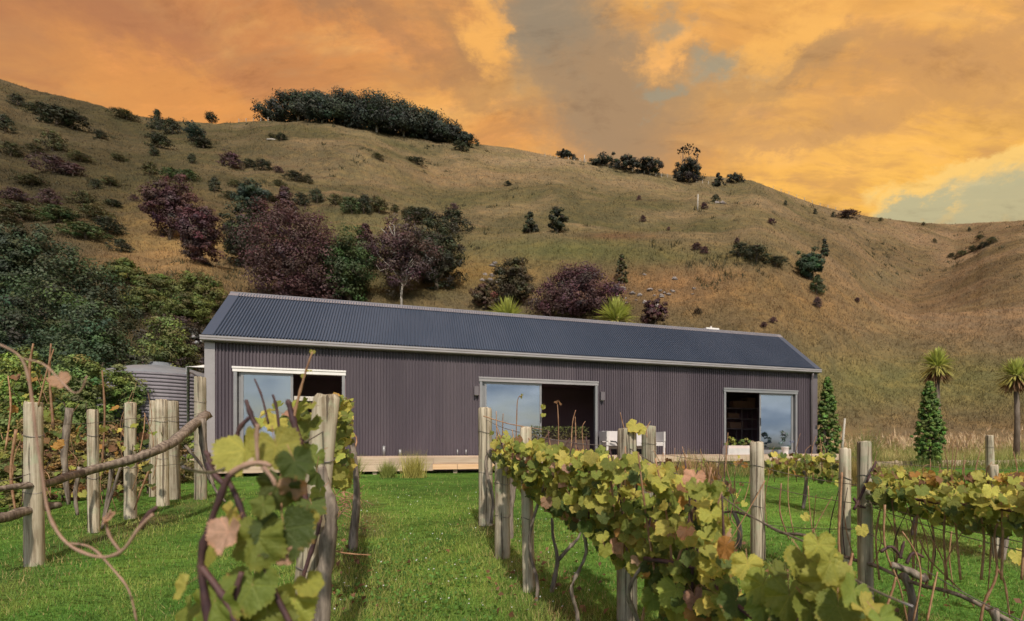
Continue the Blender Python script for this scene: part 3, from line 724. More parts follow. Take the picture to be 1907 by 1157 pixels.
# deck and boardwalk: each board its own piece
deck = empty('timber_deck', (HX, HY, HZ), HTH); tag(deck, 'low timber deck running along the front of the house', 'deck')
DT = FLOOR - .055; DF = -1.15
for k in range(8):
    y = DF + .02 + k * .143
    cuts = sorted({-.5, HL + .2} | {-.5 + 2.4 * j + .8 * (k % 3) for j in range(1, 8)})
    for a, c in zip(cuts[:-1], cuts[1:]): MB().box(a + .002, c - .002, y, y + .138, DT - .03, DT).build('deck_board', M['deck'], deck)
x6 = hl(806, 860, DF)[0]
for k, (za, zb_) in enumerate(((DT - .20, DT - .032), (DT - .375, DT - .205))):
    cuts = [-.5, .9, 2.75 + .3 * k, 4.4 + .5 * k, x6 + .02, 8.4, 10.7, 13.0, 15.2, 17.0, HL + .2]
    for a, c in zip(cuts[:-1], cuts[1:]):
        if k == 1 and a > x6 - .5: continue
        MB().box(a + .003, c - .003, DF - .002 - .004 * k, DF + .018, za, zb_).build('fascia_board', M['deck'], deck)
MB().box(x6, x6 + .62, DF - .03, DF + .012, DT - .345, DT - .205).build('fascia_board', M['new_deck'], deck)
MB().box(x6 + .63, x6 + 1.9, DF - .03, DF + .012, DT - .345, DT - .205).build('fascia_board', M['new_deck'], deck)
for j in range(10): MB().box(j * 2.0, j * 2.0 + .1, DF + .06, DF + .16, -.25, DT - .032).build('deck_pile', M['deck'], deck)
bwk = empty('boardwalk', hw(HL, 0, 0), HTH); tag(bwk, 'low pale timber edging running on from the house past the shrubs', 'edging')
for j in range(7):
    x = 1.0 + j * 2.35
    MB().box(x, x + 2.34, -1.3, -1.22, .02, .20 + .02 * (j % 2)).build('edging_board', M['deck'], bwk); MB().box(x, x + 2.34, -1.215, -.3, .12, .17).build('walk_board', M['deck'], bwk)
    MB().box(x + 1.1, x + 1.2, -1.35, -1.302, -.2, .24).build('edging_peg', M['deck'], bwk)

# things on the deck and inside
bx, _ = hl(1120, 850, -.25); bx2, _ = hl(1227, 850, -.25)
M['sofa'] = simple('sofa_fabric', (.50, .46, .45), (.57, .53, .51), 5, .8, .15)
sofa = empty('garden_sofa', hw((bx + bx2) / 2, -.35, DT), HTH); tag(sofa, 'white slab sided garden sofa on the deck right of the middle door', 'sofa')
hwid = (bx2 - bx) / 2
MB().box(-hwid + .07, hwid - .07, .22, .30, .18, .74).build('backrest', M['sofa'], sofa); MB().box(-hwid + .07, hwid - .07, -.35, .21, .28, .40).build('seat', M['sofa'], sofa)
for sx in (-1, 1):
    xa = sx * hwid; MB().box(min(xa, xa - sx * .06), max(xa, xa - sx * .06), -.38, .31, .42, .72).build('armrest', M['sofa'], sofa)
    for yy in (-.36, .24): MB().box(min(xa, xa - sx * .06), max(xa, xa - sx * .06), yy, yy + .06, 0, .419).build('leg', M['sofa'], sofa)
MB().tube([(-hwid + .10, -.42, .42), (-hwid + .26, -.46, .40), (-hwid + .38, -.45, .25), (-hwid + .42, -.43, .03)], .022, 8).build('hose', M['black'], sofa, True)
sx0, _ = hl(1362, 800, 2.6)
shelf = empty('storage_shelf', hw(sx0 + .55, 2.7, FLOOR), HTH); tag(shelf, 'thin framed storage rack with boxes inside the right door', 'shelf')
thin = simple('rack_steel', (.30, .24, .26), (.34, .28, .30), 4, .5, .4)
for x in (-.75, 0, .75):
    for y in (0, .4): MB().box(x, x + .03, y, y + .03, 0, 1.75).build('upright', thin, shelf)
for z in (.45, .9, 1.3, 1.72): MB().box(-.75, .78, -.01, .44, z, z + .03).build('shelf_board', thin, shelf)
tanbox = simple('tan_card', (.32, .20, .14), (.36, .24, .17), 4, .8, .1)
for k, (x, z, w, h, lab) in enumerate(((-.35, 1.75, .7, .28, 'wide tan box on top of the storage rack'), (.28, 1.75, .38, .42, 'tall tan box on top of the storage rack'), (-.6, 1.33, .5, .2, 'low tan box on the upper shelf of the rack'), (-.5, .93, .6, .25, 'wide tan box on the middle shelf of the rack'))):
    b = empty('storage_box', hw(sx0 + .55 + x + w / 2, 2.72, FLOOR + z + .002), HTH); tag(b, lab, 'box', 'boxes on the rack')
    MB().box(-w / 2, w / 2, .02, .36, 0, h * .8).build('box_body', tanbox, b); MB().box(-w / 2 - .012, w / 2 + .012, .008, .372, h * .8 + .001, h).build('lid', tanbox, b)
# ------------------------------------------------------------------ plants: generators
def crown(seed, h, rx, ry, n, size, style='round', clumps=None, base=.12, spread=None, jit=1.0):
    """leaf faces filling an uneven crown; local coordinates, base of the plant at the origin"""
    r = np.random.default_rng(seed); K = clumps or max(60, n // (26 if style == 'column' else 75))
    a = r.uniform(0, 2 * np.pi, K); zc = r.uniform(-1, 1, K); rr = r.random(K) ** .30
    ph = r.uniform(0, 6.28, 6)
    lob = 1 + .20 * np.sin(2 * a + ph[0]) + .17 * np.sin(3 * a + ph[1] + 2 * zc) + .15 * np.sin(5 * zc + ph[2]) + .12 * r.normal(size=K)
    lob = np.clip(lob, .5, 1.28)
    if style == 'cone':
        t = r.random(K) ** 1.25; rad = (1 - t) ** .8 * np.sqrt(r.random(K)) * lob + .03
        C = np.stack([np.cos(a) * rad * rx, np.sin(a) * rad * ry, h * (base + (1 - base) * t)], 1)
    elif style == 'column':
        t = r.random(K); w = np.where(t < .35, .75 + .25 * t / .35, ((1 - t) / .65) ** .62); rad = w * r.random(K) ** .4 * (1 + .10 * r.normal(size=K))
        C = np.stack([np.cos(a) * rad * rx, np.sin(a) * rad * ry, h * (base + (1 - base) * t)], 1)
    elif style == 'dome':
        z2 = r.random(K) ** .8; q = np.sqrt(np.maximum(1 - z2 ** 2, 0)); 
        C = np.stack([np.cos(a) * q * rr * lob * rx, np.sin(a) * q * rr * lob * ry, h * (base + (1 - base) * z2 * (.55 + .45 * rr) * (.85 + .15 * lob))], 1)
    elif style == 'flat':
        q = np.sqrt(r.random(K)); C = np.stack([np.cos(a) * q * rx * lob, np.sin(a) * q * ry * lob, h * (.86 + .13 * (1 - q ** 2) + .03 * r.normal(size=K))], 1)
    else:
        q = np.sqrt(1 - zc ** 2); hz = h * (1 - base) / 2
        C = np.stack([np.cos(a) * q * rr * lob * rx, np.sin(a) * q * rr * lob * ry, h * base + hz + zc * rr * lob * hz], 1)
    cs = (spread or .20) * (.62 if style == 'column' else 1.0) * (rx * ry * h * .5) ** (1 / 3)
    k = r.integers(0, K, n); off = unit(r.normal(size=(n, 3))) * (r.random((n, 1)) ** .33 * 1.7) * r.uniform(.6, 1.25, K)[k][:, None] * np.array([1, 1, .62]) * cs
    P = C[k] + off
    P[:, 2] = np.maximum(P[:, 2], .02 * h)
    ctr = np.array([0, 0, h * .4]); outw = unit(P - ctr)
    N = unit(outw * .30 + unit(off + 1e-6) * .95 + np.array([0, -.05, .35]) + r.normal(size=(n, 3)) * .22 * jit)
    S = size * r.uniform(.6, 1.5, n)
    V = leaf_faces(P, N, S, .6, .08, r)
    tone = (r.uniform(.60, 1.45, K))[k] * r.uniform(.88, 1.14, n)
    hue = 1 + .12 * r.normal(size=(K, 3))[k]
    c = np.clip(tone[:, None] * hue, .15, 2.4)
    return V, c
def trunk_mb(seed, h, r0, limbs=5, reach=.5, top=.55, lean=.05):
    q = random.Random(seed); b = MB(); pts = []; x = y = 0.0
    for i in range(6):
        t = i / 5; pts.append((x, y, -0.15 * (i == 0) + h * top * t)); x += q.uniform(-lean, lean) * h * .3; y += q.uniform(-lean, lean) * h * .3
    b.tube(pts, [r0 * (1.25 - .9 * i / 5) for i in range(6)], 7)
    for k in range(limbs):
        i = q.randint(1, 4); p = Vector(pts[i]); a = q.uniform(0, 6.28); L = reach * q.uniform(.5, 1)
        e = p + Vector((math.cos(a) * L, math.sin(a) * L, h * q.uniform(.12, .3))); m_ = (p + e) / 2 + Vector((0, 0, -.04 * h))
        b.tube([p, m_, e], [r0 * .5, r0 * .34, r0 * .14], 5)
    return b
SHR = {}
def shrub_mesh(kind, v):
    key = (kind, v)
    if key not in SHR:
        st = {'bush': 'dome', 'tree': 'round', 'cone': 'cone'}[kind]
        V, c = crown(100 + v * 13 + len(kind), 1.0, .5, .5, 3000, .058, st, 130, .05 if kind == 'bush' else (.1 if kind == 'cone' else .22), .16)
        b = trunk_mb(v + 3, 1.0, .035, 4, .28, .6)
        SHR[key] = (soup('crown', V, 4, M['foliage'], c), b.mesh('trunk', M['bark'], True))
    return SHR[key]
GREENS = {'dk': (.046, .052, .030), 'gr': (.062, .086, .034), 'ol': (.090, .086, .040), 'mar': (.085, .044, .046), 'pur': (.098, .062, .060), 'teal': (.044, .064, .046), 'br': (.100, .066, .042), 'lt': (.10, .15, .035)}
LAND = [('the crest grove', 680, 225), ('the small lone skyline tree', 393, 216), ('the pointed skyline tree', 293, 225), ('the two maroon trees', 340, 400), ('the bare earth patch', 300, 470), ('the tall left edge evergreen', 48, 480), ('the far left skyline', 60, 155),
        ('the biggest maroon tree', 552, 480), ('the pointed purple tree', 531, 385), ('the half dead tree', 748, 480), ('the dark cone tree', 987, 415), ('the thin skyline trees', 1284, 285), ('the round dark bush', 1508, 495), ('the three dark shrubs in line', 1408, 475), ('the slim olive tree', 1158, 500),
        ('the pale slope pole', 1299, 377), ('the right end of the roof', 1470, 625), ('the saddle of the right skyline', 1770, 416), ('the right edge of the picture', 1907, 470), ('the middle left slope', 200, 300), ('the open slope below the grove', 600, 320)]
CN = {'dk': 'dark green', 'gr': 'green', 'ol': 'olive', 'mar': 'maroon', 'pur': 'purple brown', 'teal': 'blue green', 'br': 'brown', 'lt': 'light green'}
USED = set()
def by_landmark(px, py, w, h, colr):
    size = 'tiny' if w < 13 else 'small' if w < 25 else 'rounded' if w < 45 else 'broad'
    if h > w * .95: size += ' upright'
    if w > h * 2.2: size += ' low'
    L = sorted(LAND, key=lambda q: math.hypot(q[1] - px, q[2] - py))
    def rel(q):
        dx, dy = px - q[1], py - q[2]; n = 'just ' if math.hypot(dx, dy) < 70 else ''
        return n + (('left of ' if dx < 0 else 'right of ') if abs(dx) > abs(dy) else ('above ' if dy < 0 else 'below ')) + q[0]
    for q in L[:5]:
        l = f'{size} {CN[colr]} shrub {rel(q)}'
        if l not in USED: USED.add(l); return l
    for q in L[:3]:
        for p in L[1:5]:
            l = f'{size} {CN[colr]} shrub {rel(q)}, {rel(p)}'
            if p is not q and l not in USED and len(l.split()) <= 16: USED.add(l); return l
    return l
def shrub(px, py, w, h, kind, colr, label, cat='shrub', group=None):
    if group: label = by_landmark(px, py, w, h, colr)
    p = hit(px, py); s = p.y / F; r = empty('tree' if cat == 'tree' else 'hill_shrub', p - Vector((0, 0, .05 * h * s)), rnd.uniform(0, 6.28))
    r.scale = (w * s * 1.02, w * s * 1.02, h * s * 1.05)
    tag(r, label, cat, group)
    cm, tm = shrub_mesh(kind, rnd.randint(0, 4)); k = rnd.uniform(.8, 1.25); c = GREENS[colr]
    o = link('crown', cm, r); o.color = (c[0] * k, c[1] * k, c[2] * k, 1); link('trunk', tm, r)
    return r
def big_tree(name, px, py, w, h, style, colr, label, seed, dens=1.0, leaf=4.6, base=.1, tr=.035, bark='bark', cat='tree', group=None, d=None, sp=.17, depth=.9, trunk=True, top=.55):
    p = hit(px, py) if d is None else Vector(((px - PX0) / F * d, d, 0))
    if d is not None: p.z = gz(p.x, p.y)
    if d is None: d = p.y
    s = d / F; hh = h * s if d is None else (EYE + (PY0 - (py - h)) / F * d) - p.z
    hh = (EYE + (PY0 - (py - h)) / F * d) - p.z
    r = empty(name, p); tag(r, label, cat, group)
    leaf *= .70; n = int(w * h / (leaf ** 2 * .45) * 5.0 * dens); n = max(900, min(n, 36000))
    V, c = crown(seed, hh, w * s / 2 * .88, w * s / 2 * depth * .88, n, leaf * s * 1.15, style, None, base, sp)
    cc = GREENS[colr] if isinstance(colr, str) else colr
    o = link('crown', soup('crown', V, 4, M['foliage'], c), r); o.color = (*cc, 1)
    if trunk: trunk_mb(seed, hh, hh * tr, 7, w * s * .24, top).build('trunk', M[bark], r, True)
    return r

# ------------------------------------------------------------------ the trees on the hill
def hill_trees():
    # windbreak on the crest
    G = 'wind-shaped trees of the grove on the crest'
    for i, (x, y, w, h, l) in enumerate([(508, 224, 62, 30, 'low outermost tree at the left end of the crest grove'), (556, 224, 74, 46, 'second tree from the left end of the crest grove'),
            (600, 229, 78, 50, 'third tree from the left end of the crest grove'), (648, 236, 92, 58, 'tallest rounded tree left of the crest grove middle'),
            (702, 246, 100, 60, 'broad tree in the middle of the crest grove'), (752, 254, 98, 56, 'dense tree right of the crest grove middle'),
            (797, 260, 86, 46, 'leaning tree in the right half of the crest grove'), (834, 266, 66, 34, 'low tree near the right end of the crest grove'),
            (862, 270, 46, 22, 'last small tree at the right end of the crest grove')]):
        big_tree('grove_tree', x, y, w * 1.15, h, 'dome', (.042, .052, .036), l, 300 + i, 1.6, 4.0, .05, .03, 'pale_bark', group=G, sp=.25)
    # along the ridge to the right
    for i, (x, y, w, h, l) in enumerate([(1054, 296, 42, 15, 'small bushy tree on the ridge right of the crest grove'), (1122, 309, 74, 15, 'long low hedge tree on the ridge skyline'),
            (1168, 320, 70, 26, 'spreading tree left of the round ridge tree'), (1208, 325, 70, 24, 'low spreading tree beside the round ridge tree'),
            (1283, 340, 70, 38, 'dark round tree below the tall thin skyline trees'), (1337, 347, 22, 24, 'small dark conifer right of the round ridge tree'), (1366, 341, 46, 15, 'low bush on the ridge right of the dark conifer')]):
        big_tree('ridge_tree', x, y, w, h, 'dome' if i != 5 else 'cone', (.044, .048, .034), l, 330 + i, 1.3, 3.6, .05, .03, group='trees along the right ridge')
    for i, (x, w, t) in enumerate([(1271, 20, 276), (1283, 26, 271), (1298, 20, 279)]):
        l = ['leftmost of three thin flat topped skyline trees', 'middle and tallest of three thin flat topped skyline trees', 'rightmost of three thin flat topped skyline trees'][i]
        p = hit(x, 332); s = p.y / F; hh = (EYE + (PY0 - t) / F * p.y) - p.z
        r = empty('skyline_tree', p); tag(r, l, 'tree', 'thin flat topped trees on the skyline')
        V, c = crown(350 + i, hh, w * s / 2, w * s / 2, 420, 2.4 * s, 'flat', 22, .1, .05); o = link('crown', soup('crown', V, 4, M['foliage'], c), r); o.color = (.035, .035, .022, 1)
        trunk_mb(i, hh, .24, 6, w * s * .4, .9, .03).build('trunk', M['bark'], r, True)
    # upper left slope: shrubs nobody could tell apart share a label for their patch of slope
    UL = [(32, 197, 26, 22, 'dk'), (75, 214, 44, 22, 'dk'), (105, 232, 60, 34, 'dk'), (135, 240, 56, 34, 'dk'), (187, 258, 22, 16, 'dk'), (236, 222, 44, 14, 'ol'), (98, 282, 40, 38, 'ol'), (66, 285, 30, 16, 'ol'),
          (100, 322, 60, 30, 'pur'), (135, 328, 46, 24, 'pur'), (28, 376, 44, 24, 'pur'), (95, 380, 34, 28, 'pur'), (155, 382, 40, 26, 'ol'), (178, 352, 22, 18, 'dk'), (10, 245, 30, 30, 'dk'), (20, 290, 40, 24, 'ol'), (60, 345, 50, 16, 'ol'),
          (205, 345, 30, 14, 'ol'), (250, 375, 16, 12, 'pur'), (210, 385, 30, 14, 'dk'), (150, 300, 40, 14, 'ol'), (222, 300, 30, 12, 'ol'), (40, 410, 70, 30, 'ol'), (110, 415, 70, 28, 'gr'), (175, 410, 60, 26, 'ol'), (200, 435, 50, 30, 'dk'), (160, 445, 70, 30, 'gr'), (225, 470, 36, 24, 'dk'), (5, 420, 50, 34, 'ol')]
    for x, y, w, h, c in UL: shrub(x, y, w, h, 'bush', c, 'low scrubby shrub on the far left slope below the skyline', 'shrub', 'scrub on the far left slope')
    for x, y, w, h, c, k, l in [(293, 242, 28, 36, 'dk', 'cone', 'dark pointed tree just below the left skyline'), (321, 250, 36, 28, 'dk', 'bush', 'dark bushy tree right of the pointed skyline tree'),
            (360, 264, 36, 36, 'teal', 'tree', 'dark tree standing below the small lone skyline tree'), (378, 276, 40, 18, 'dk', 'bush', 'low dark shrub trailing from the tree under the skyline'), (393, 227, 22, 21, 'dk', 'tree', 'small lone tree on the left skyline')]:
        shrub(x, y, w, h, k, c, l, 'tree')
    ML = [(298, 276, 42, 26, 'dk'), (288, 291, 20, 16, 'dk'), (357, 304, 16, 18, 'dk'), (430, 312, 42, 28, 'pur'), (465, 313, 26, 16, 'dk'), (490, 317, 32, 19, 'dk'), (318, 334, 34, 22, 'gr'), (354, 337, 36, 20, 'gr'), (400, 357, 24, 28, 'dk'), (278, 326, 30, 24, 'ol'), (519, 322, 18, 12, 'pur'),
          (520, 348, 26, 15, 'ol'), (550, 337, 34, 18, 'dk'), (573, 342, 20, 16, 'ol'), (560, 384, 28, 25, 'dk'), (591, 377, 28, 25, 'dk'), (625, 382, 28, 20, 'ol'), (655, 398, 40, 30, 'gr'), (678, 398, 36, 36, 'dk'), (706, 397, 40, 30, 'ol'), (735, 396, 18, 14, 'ol'), (775, 306, 34, 12, 'dk'), (705, 298, 22, 12, 'ol'), (858, 282, 30, 18, 'dk'), (524, 262, 22, 13, 'dk'), (508, 260, 20, 10, 'ol'), (440, 350, 26, 14, 'ol'), (430, 372, 30, 16, 'ol'), (500, 375, 40, 14, 'ol')]
    for x, y, w, h, c in ML: shrub(x, y, w, h, 'bush', c, 'rounded shrub dotted over the slope below the crest grove', 'shrub', 'shrubs below the crest grove')
    for x, y, w, h, c, l in [(785, 418, 66, 28, 'dk', 'dark spreading shrub above the dead branched tree'), (842, 434, 60, 42, 'dk', 'large dark green shrub right above the dead branched tree'), (845, 393, 18, 14, 'pur', 'small purple shrub above the large dark green shrub'), (760, 405, 30, 18, 'ol', 'olive shrub above the dead branched tree')]:
        shrub(x, y, w, h, 'bush', c, l)
    RS = [(946, 347, 14, 10, 'dk'), (1190, 373, 9, 9, 'mar'), (1198, 413, 12, 12, 'mar'), (1311, 390, 14, 13, 'mar'), (1333, 377, 16, 15, 'dk'), (1436, 417, 16, 10, 'mar'), (1463, 384, 7, 10, 'dk'), (1518, 400, 7, 11, 'dk'), (1552, 405, 8, 11, 'dk'), (1580, 406, 40, 14, 'pur'), (1245, 430, 8, 8, 'mar'), (1297, 466, 20, 14, 'mar'), (1312, 473, 18, 14, 'mar'),
          (1790, 478, 20, 12, 'ol'), (1810, 470, 22, 12, 'ol'), (1830, 462, 22, 12, 'dk'), (1848, 452, 20, 12, 'ol'), (1825, 446, 16, 9, 'ol'), (1772, 480, 14, 9, 'ol'), (1805, 430, 6, 8, 'dk'), (1740, 452, 8, 8, 'ol'), (1440, 602, 14, 12, 'mar'), (1422, 610, 14, 10, 'mar'), (1596, 562, 12, 9, 'mar'), (1372, 455, 10, 12, 'mar'), (1300, 585, 16, 12, 'br'), (1720, 420, 8, 6, 'ol'), (1640, 412, 8, 6, 'ol')]
    for x, y, w, h, c in RS: shrub(x, y, w, h, 'bush', c, 'tiny dark shrub scattered on the open right hand slope', 'shrub', 'tiny shrubs on the open right slope')
    for x, y, w, h, c, l in [(1378, 478, 36, 26, 'dk', 'left of three dark shrubs in a line on the right slope'), (1408, 487, 54, 30, 'dk', 'middle and widest of three dark shrubs in a line'), (1443, 497, 42, 18, 'dk', 'right of three dark shrubs in a line on the right slope'), (1521, 547, 32, 32, 'gr', 'green bush hanging just below the round dark bush'), (1522, 572, 20, 20, 'pur', 'small purple bush lowest below the round dark bush')]:
        shrub(x, y, w, h, 'bush', c, l)
    # trees one can tell apart
    T = [('cone_tree', 987, 434, 38, 38, 'cone', 'dk', 'dark cone shaped tree alone on the middle slope'), ('small_tree', 1038, 434, 40, 46, 'round', 'dk', 'small tree with open crown and visible trunk on the middle slope'),
         ('slim_tree', 1158, 528, 26, 54, 'column', 'ol', 'slim upright olive tree above the big maroon tree'), ('round_bush', 1508, 522, 58, 56, 'round', (.040, .066, .036), 'round dark green bush on the right slope'), ('conifer', 1536, 476, 19, 30, 'cone', 'dk', 'small dark conifer above the round dark bush'),
         ('maroon_tree', 318, 446, 86, 114, 'round', 'mar', 'taller of two maroon trees above the bare earth patch'), ('maroon_tree', 373, 492, 84, 112, 'round', 'mar', 'lower maroon tree beside the bare earth patch'),
         ('hill_tree', 470, 402, 66, 64, 'round', 'teal', 'dark green tree left of the pointed purple tree'), ('pointed_tree', 531, 414, 58, 62, 'cone', 'pur', 'pointed purple brown tree above the biggest maroon tree'), ('hill_tree', 455, 498, 80, 106, 'round', 'dk', 'dark tree left of the biggest maroon tree'),
         ('maroon_tree', 548, 578, 176, 182, 'round', (.088, .046, .046), 'biggest wide maroon tree above the left roof end'), ('hill_tree', 652, 570, 96, 140, 'round', 'gr', 'green tree between the big maroon tree and dead branched tree'), ('pointed_tree', 680, 500, 62, 80, 'cone', 'mar', 'pointed maroon tree behind the green tree'),
         ('hill_tree', 812, 540, 100, 126, 'round', (.052, .056, .034), 'dark green tree at the right of the dead branched tree'), ('maroon_tree', 610, 572, 60, 70, 'dome', 'mar', 'low maroon tree under the green tree above the roof'),
         ('olive_tree', 958, 570, 84, 82, 'round', (.075, .060, .034), 'olive brown round tree behind the left cabbage tree'), ('maroon_tree', 1078, 596, 166, 98, 'dome', 'mar', 'wide dark maroon tree behind the middle of the roof'), ('maroon_tree', 1220, 604, 52, 48, 'dome', 'mar', 'small maroon tree right of the spiky cabbage tree'), ('low_tree', 905, 575, 60, 50, 'dome', 'br', 'low brown tree left of the olive brown tree')]
    for i, (nm, x, y, w, h, st, c, l) in enumerate(T): big_tree(nm, x, y, w, h, st, c, l, 400 + i, 1.25, 4.2, .04 if st == 'dome' else .04, .03)
    # the half dead tree: sparse crown, bare pale branches
    r = big_tree('dead_branched_tree', 748, 572, 120, 158, 'round', 'pur', 'half dead tree with bare pale branches above the roof', 460, .65, 4.2, .25, .013, 'pale_bark')
    s = r.location.y / F; H = 158 * s
    for k in range(26):
        a = rnd.uniform(0, 6.28); z0 = H * rnd.uniform(.25, .75); L = rnd.uniform(.25, .6) * 60 * s * 1.4
        p0 = Vector((0, 0, z0)); e = Vector((math.cos(a) * L, -abs(math.sin(a)) * L, z0 + rnd.uniform(-.05, .28) * H)); m_ = (p0 + e) / 2 + Vector((rnd.uniform(-.3, .3), -.2, rnd.uniform(-.2, .4)))
        MB().tube([p0, m_, e, e + Vector((rnd.uniform(-.4, .4), 0, rnd.uniform(.1, .5)))], [.045, .032, .02, .01], 5).build('branch', M['pale_bark'], r, True)
    # dark shelter trees at the left
    Lf = [('conifer', 48, 566, 180, 150, 'dome', (.052, .070, .038), 'tall dark evergreen at the left edge of the picture', 26), ('conifer', 150, 640, 250, 164, 'dome', (.056, .074, .038), 'broad dark evergreen spreading behind the garden', 21), ('conifer', 165, 690, 200, 125, 'dome', (.066, .092, .048), 'lower dark evergreen with layered sprays above the hedge', 17.5), ('conifer', 20, 660, 150, 110, 'dome', (.045, .060, .036), 'dark evergreen low at the left edge behind the vines', 18.5), ('shade_tree', 325, 660, 190, 84, 'dome', (.050, .040, .034), 'dark shaded bush mass behind the round garden bush', 22)]  # last one: dark bush mass added to imitate shadow below the bank
    for i, (nm, x, y, w, h, st, c, l, d) in enumerate(Lf): big_tree(nm, x, y, w, h, st, c, l, 500 + i, 1.5, 6.0, .02, .03, d=d, sp=.12)
    for i, (x, y, w, h, l) in enumerate([(232, 530, 84, 46, 'left bright green bush on the bank above the evergreens'), (300, 556, 100, 44, 'middle bright green bush on the bank'), (372, 572, 104, 60, 'right bright green bush on the bank by the roof end'), (265, 590, 100, 50, 'lower bright green bush on the bank'), (345, 600, 110, 50, 'lowest olive bush on the bank behind the roof end')]):
        big_tree('bank_bush', x, y, w, h, 'dome', (.105, .120, .034), l, 520 + i, 1.2, 4.4, .02, .03, cat='bush', group='bright bushes on the bank')
    # garden bushes close to the house
    big_tree('garden_bush', 308, 760, 136, 164, 'dome', (.140, .170, .055), 'round pale green bush beside the left end of the house', 540, 1.3, 5.0, .02, .02, cat='bush', d=15.9, sp=.11)
    for i, (x, y, w, h, c, l, d) in enumerate([(40, 860, 150, 205, (.19, .23, .06), 'leafy green bush at the left edge behind the vine posts', 10.5), (150, 830, 130, 168, (.15, .20, .06), 'smooth green bush left of the ribbed water tank', 13), (225, 820, 110, 140, (.16, .21, .06), 'green bush touching the ribbed water tank', 14), (90, 880, 120, 110, (.20, .15, .05), 'yellow brown bush low behind the left vine posts', 9.5), (205, 890, 110, 100, (.18, .12, .055), 'brown tangled bush in front of the water tank', 10), (310, 895, 100, 90, (.15, .13, .045), 'small brown green bush between vine posts and tank', 10.5), (345, 880, 60, 90, (.17, .20, .05), 'small bright bush at the house corner', 11.5), (118, 935, 90, 84, (.24, .17, .06), 'straggly yellow brown bush between first and second left posts', 7.6), (208, 930, 84, 78, (.22, .15, .07), 'straggly brown bush between second and third left posts', 7.9), (20, 950, 110, 110, (.20, .20, .06), 'straggly olive bush left of the first left post', 6.6), (275, 915, 60, 60, (.20, .19, .06), 'low olive tuft left of the close pair of posts', 8.6)]):
        big_tree('garden_bush', x, y, w, h, 'dome', c, l, 550 + i, 1.1, 6.0, .01, .02, cat='bush', d=d, sp=.13)
    # columnar shrubs right of the house
    for i, (x, y, w, h, l, d) in enumerate([(1541, 852, 50, 148, 'leafy green columnar shrub against the right end of the house', 19.5), (1731, 852, 60, 140, 'leafy green columnar shrub standing alone in the tall grass', 18.5)]):
        big_tree('columnar_shrub', x, y, w * .98, h, 'column', (.125, .190, .045), l, 570 + i, 2.2, 5.0, .02, .02, cat='shrub', d=d, sp=.10, depth=1.0)
hill_trees()

# cabbage trees: heads of long pointed leaves on a bare trunk
def leaf_head(n, L, r, up=.15, down=True):
    V = []; C = []
    th = r.uniform(0, 2 * np.pi, n); el = r.uniform(-1.15 if down else -.2, 1.45, n)
    for a, e in zip(th, el):
        d = np.array([math.cos(a) * math.cos(e), math.sin(a) * math.cos(e), math.sin(e)]); sd_ = unit(np.cross(d, [0, 0, 1.]) + 1e-4 * r.normal(size=3)); l = L * r.uniform(.8, 1.1); w = L * .040
        p0 = d * .04; p1 = d * l * .55; p2 = d * l - np.array([0, 0, .18 * l * (1 - abs(e) / 1.6)])
        V += [p0 - sd_ * w * .6, p1 - sd_ * w, p2, p1 + sd_ * w]
        if e < -.55: C.append(np.array([.26, .15, .08]) * r.uniform(.6, 1.3))
        else: C.append((np.array([.42, .46, .12]) if e > .1 else np.array([.38, .35, .10])) * r.uniform(.6, 1.5))
    return np.array(V), np.array(C)
def cabbage_tree(px, ptop, pbot, d, w, label, heads=1):
    x = (px - PX0) / F * d; z = gz(x, d); top = EYE + (PY0 - (ptop + pbot) / 2) / F * d; s = d / F
    r = empty('cabbage_tree', (x, d, z)); tag(r, label, 'cabbage tree', 'spiky cabbage trees')
    q = np.random.default_rng(int(px)); L = w * s / 2 * 1.18
    for k in range(heads):
        V, C = leaf_head(420, L, q)
        o = link('leaf_head', soup('leaf_head', V, 4, M['foliage'], C), r); o.location = ((k - (heads - 1) / 2) * L * .9, k * .2, top - z - .12 * k)
    MB().tube([(0, 0, -.2), (.05, 0, (top - z) * .5), (0, 0, top - z)], [.13, .10, .09], 9, wob=.06).build('trunk', M['bark'], r, True)
cabbage_tree(1745, 652, 716, 24, 66, 'cabbage tree with round spiky head behind the lone columnar shrub')
cabbage_tree(1892, 666, 736, 22, 66, 'cabbage tree cut by the right edge of the picture')
cabbage_tree(944, 566, 626, 21, 76, 'cabbage tree head peeping over the middle of the roof')
cabbage_tree(1147, 566, 632, 22.5, 84, 'taller cabbage tree head peeping over the roof')

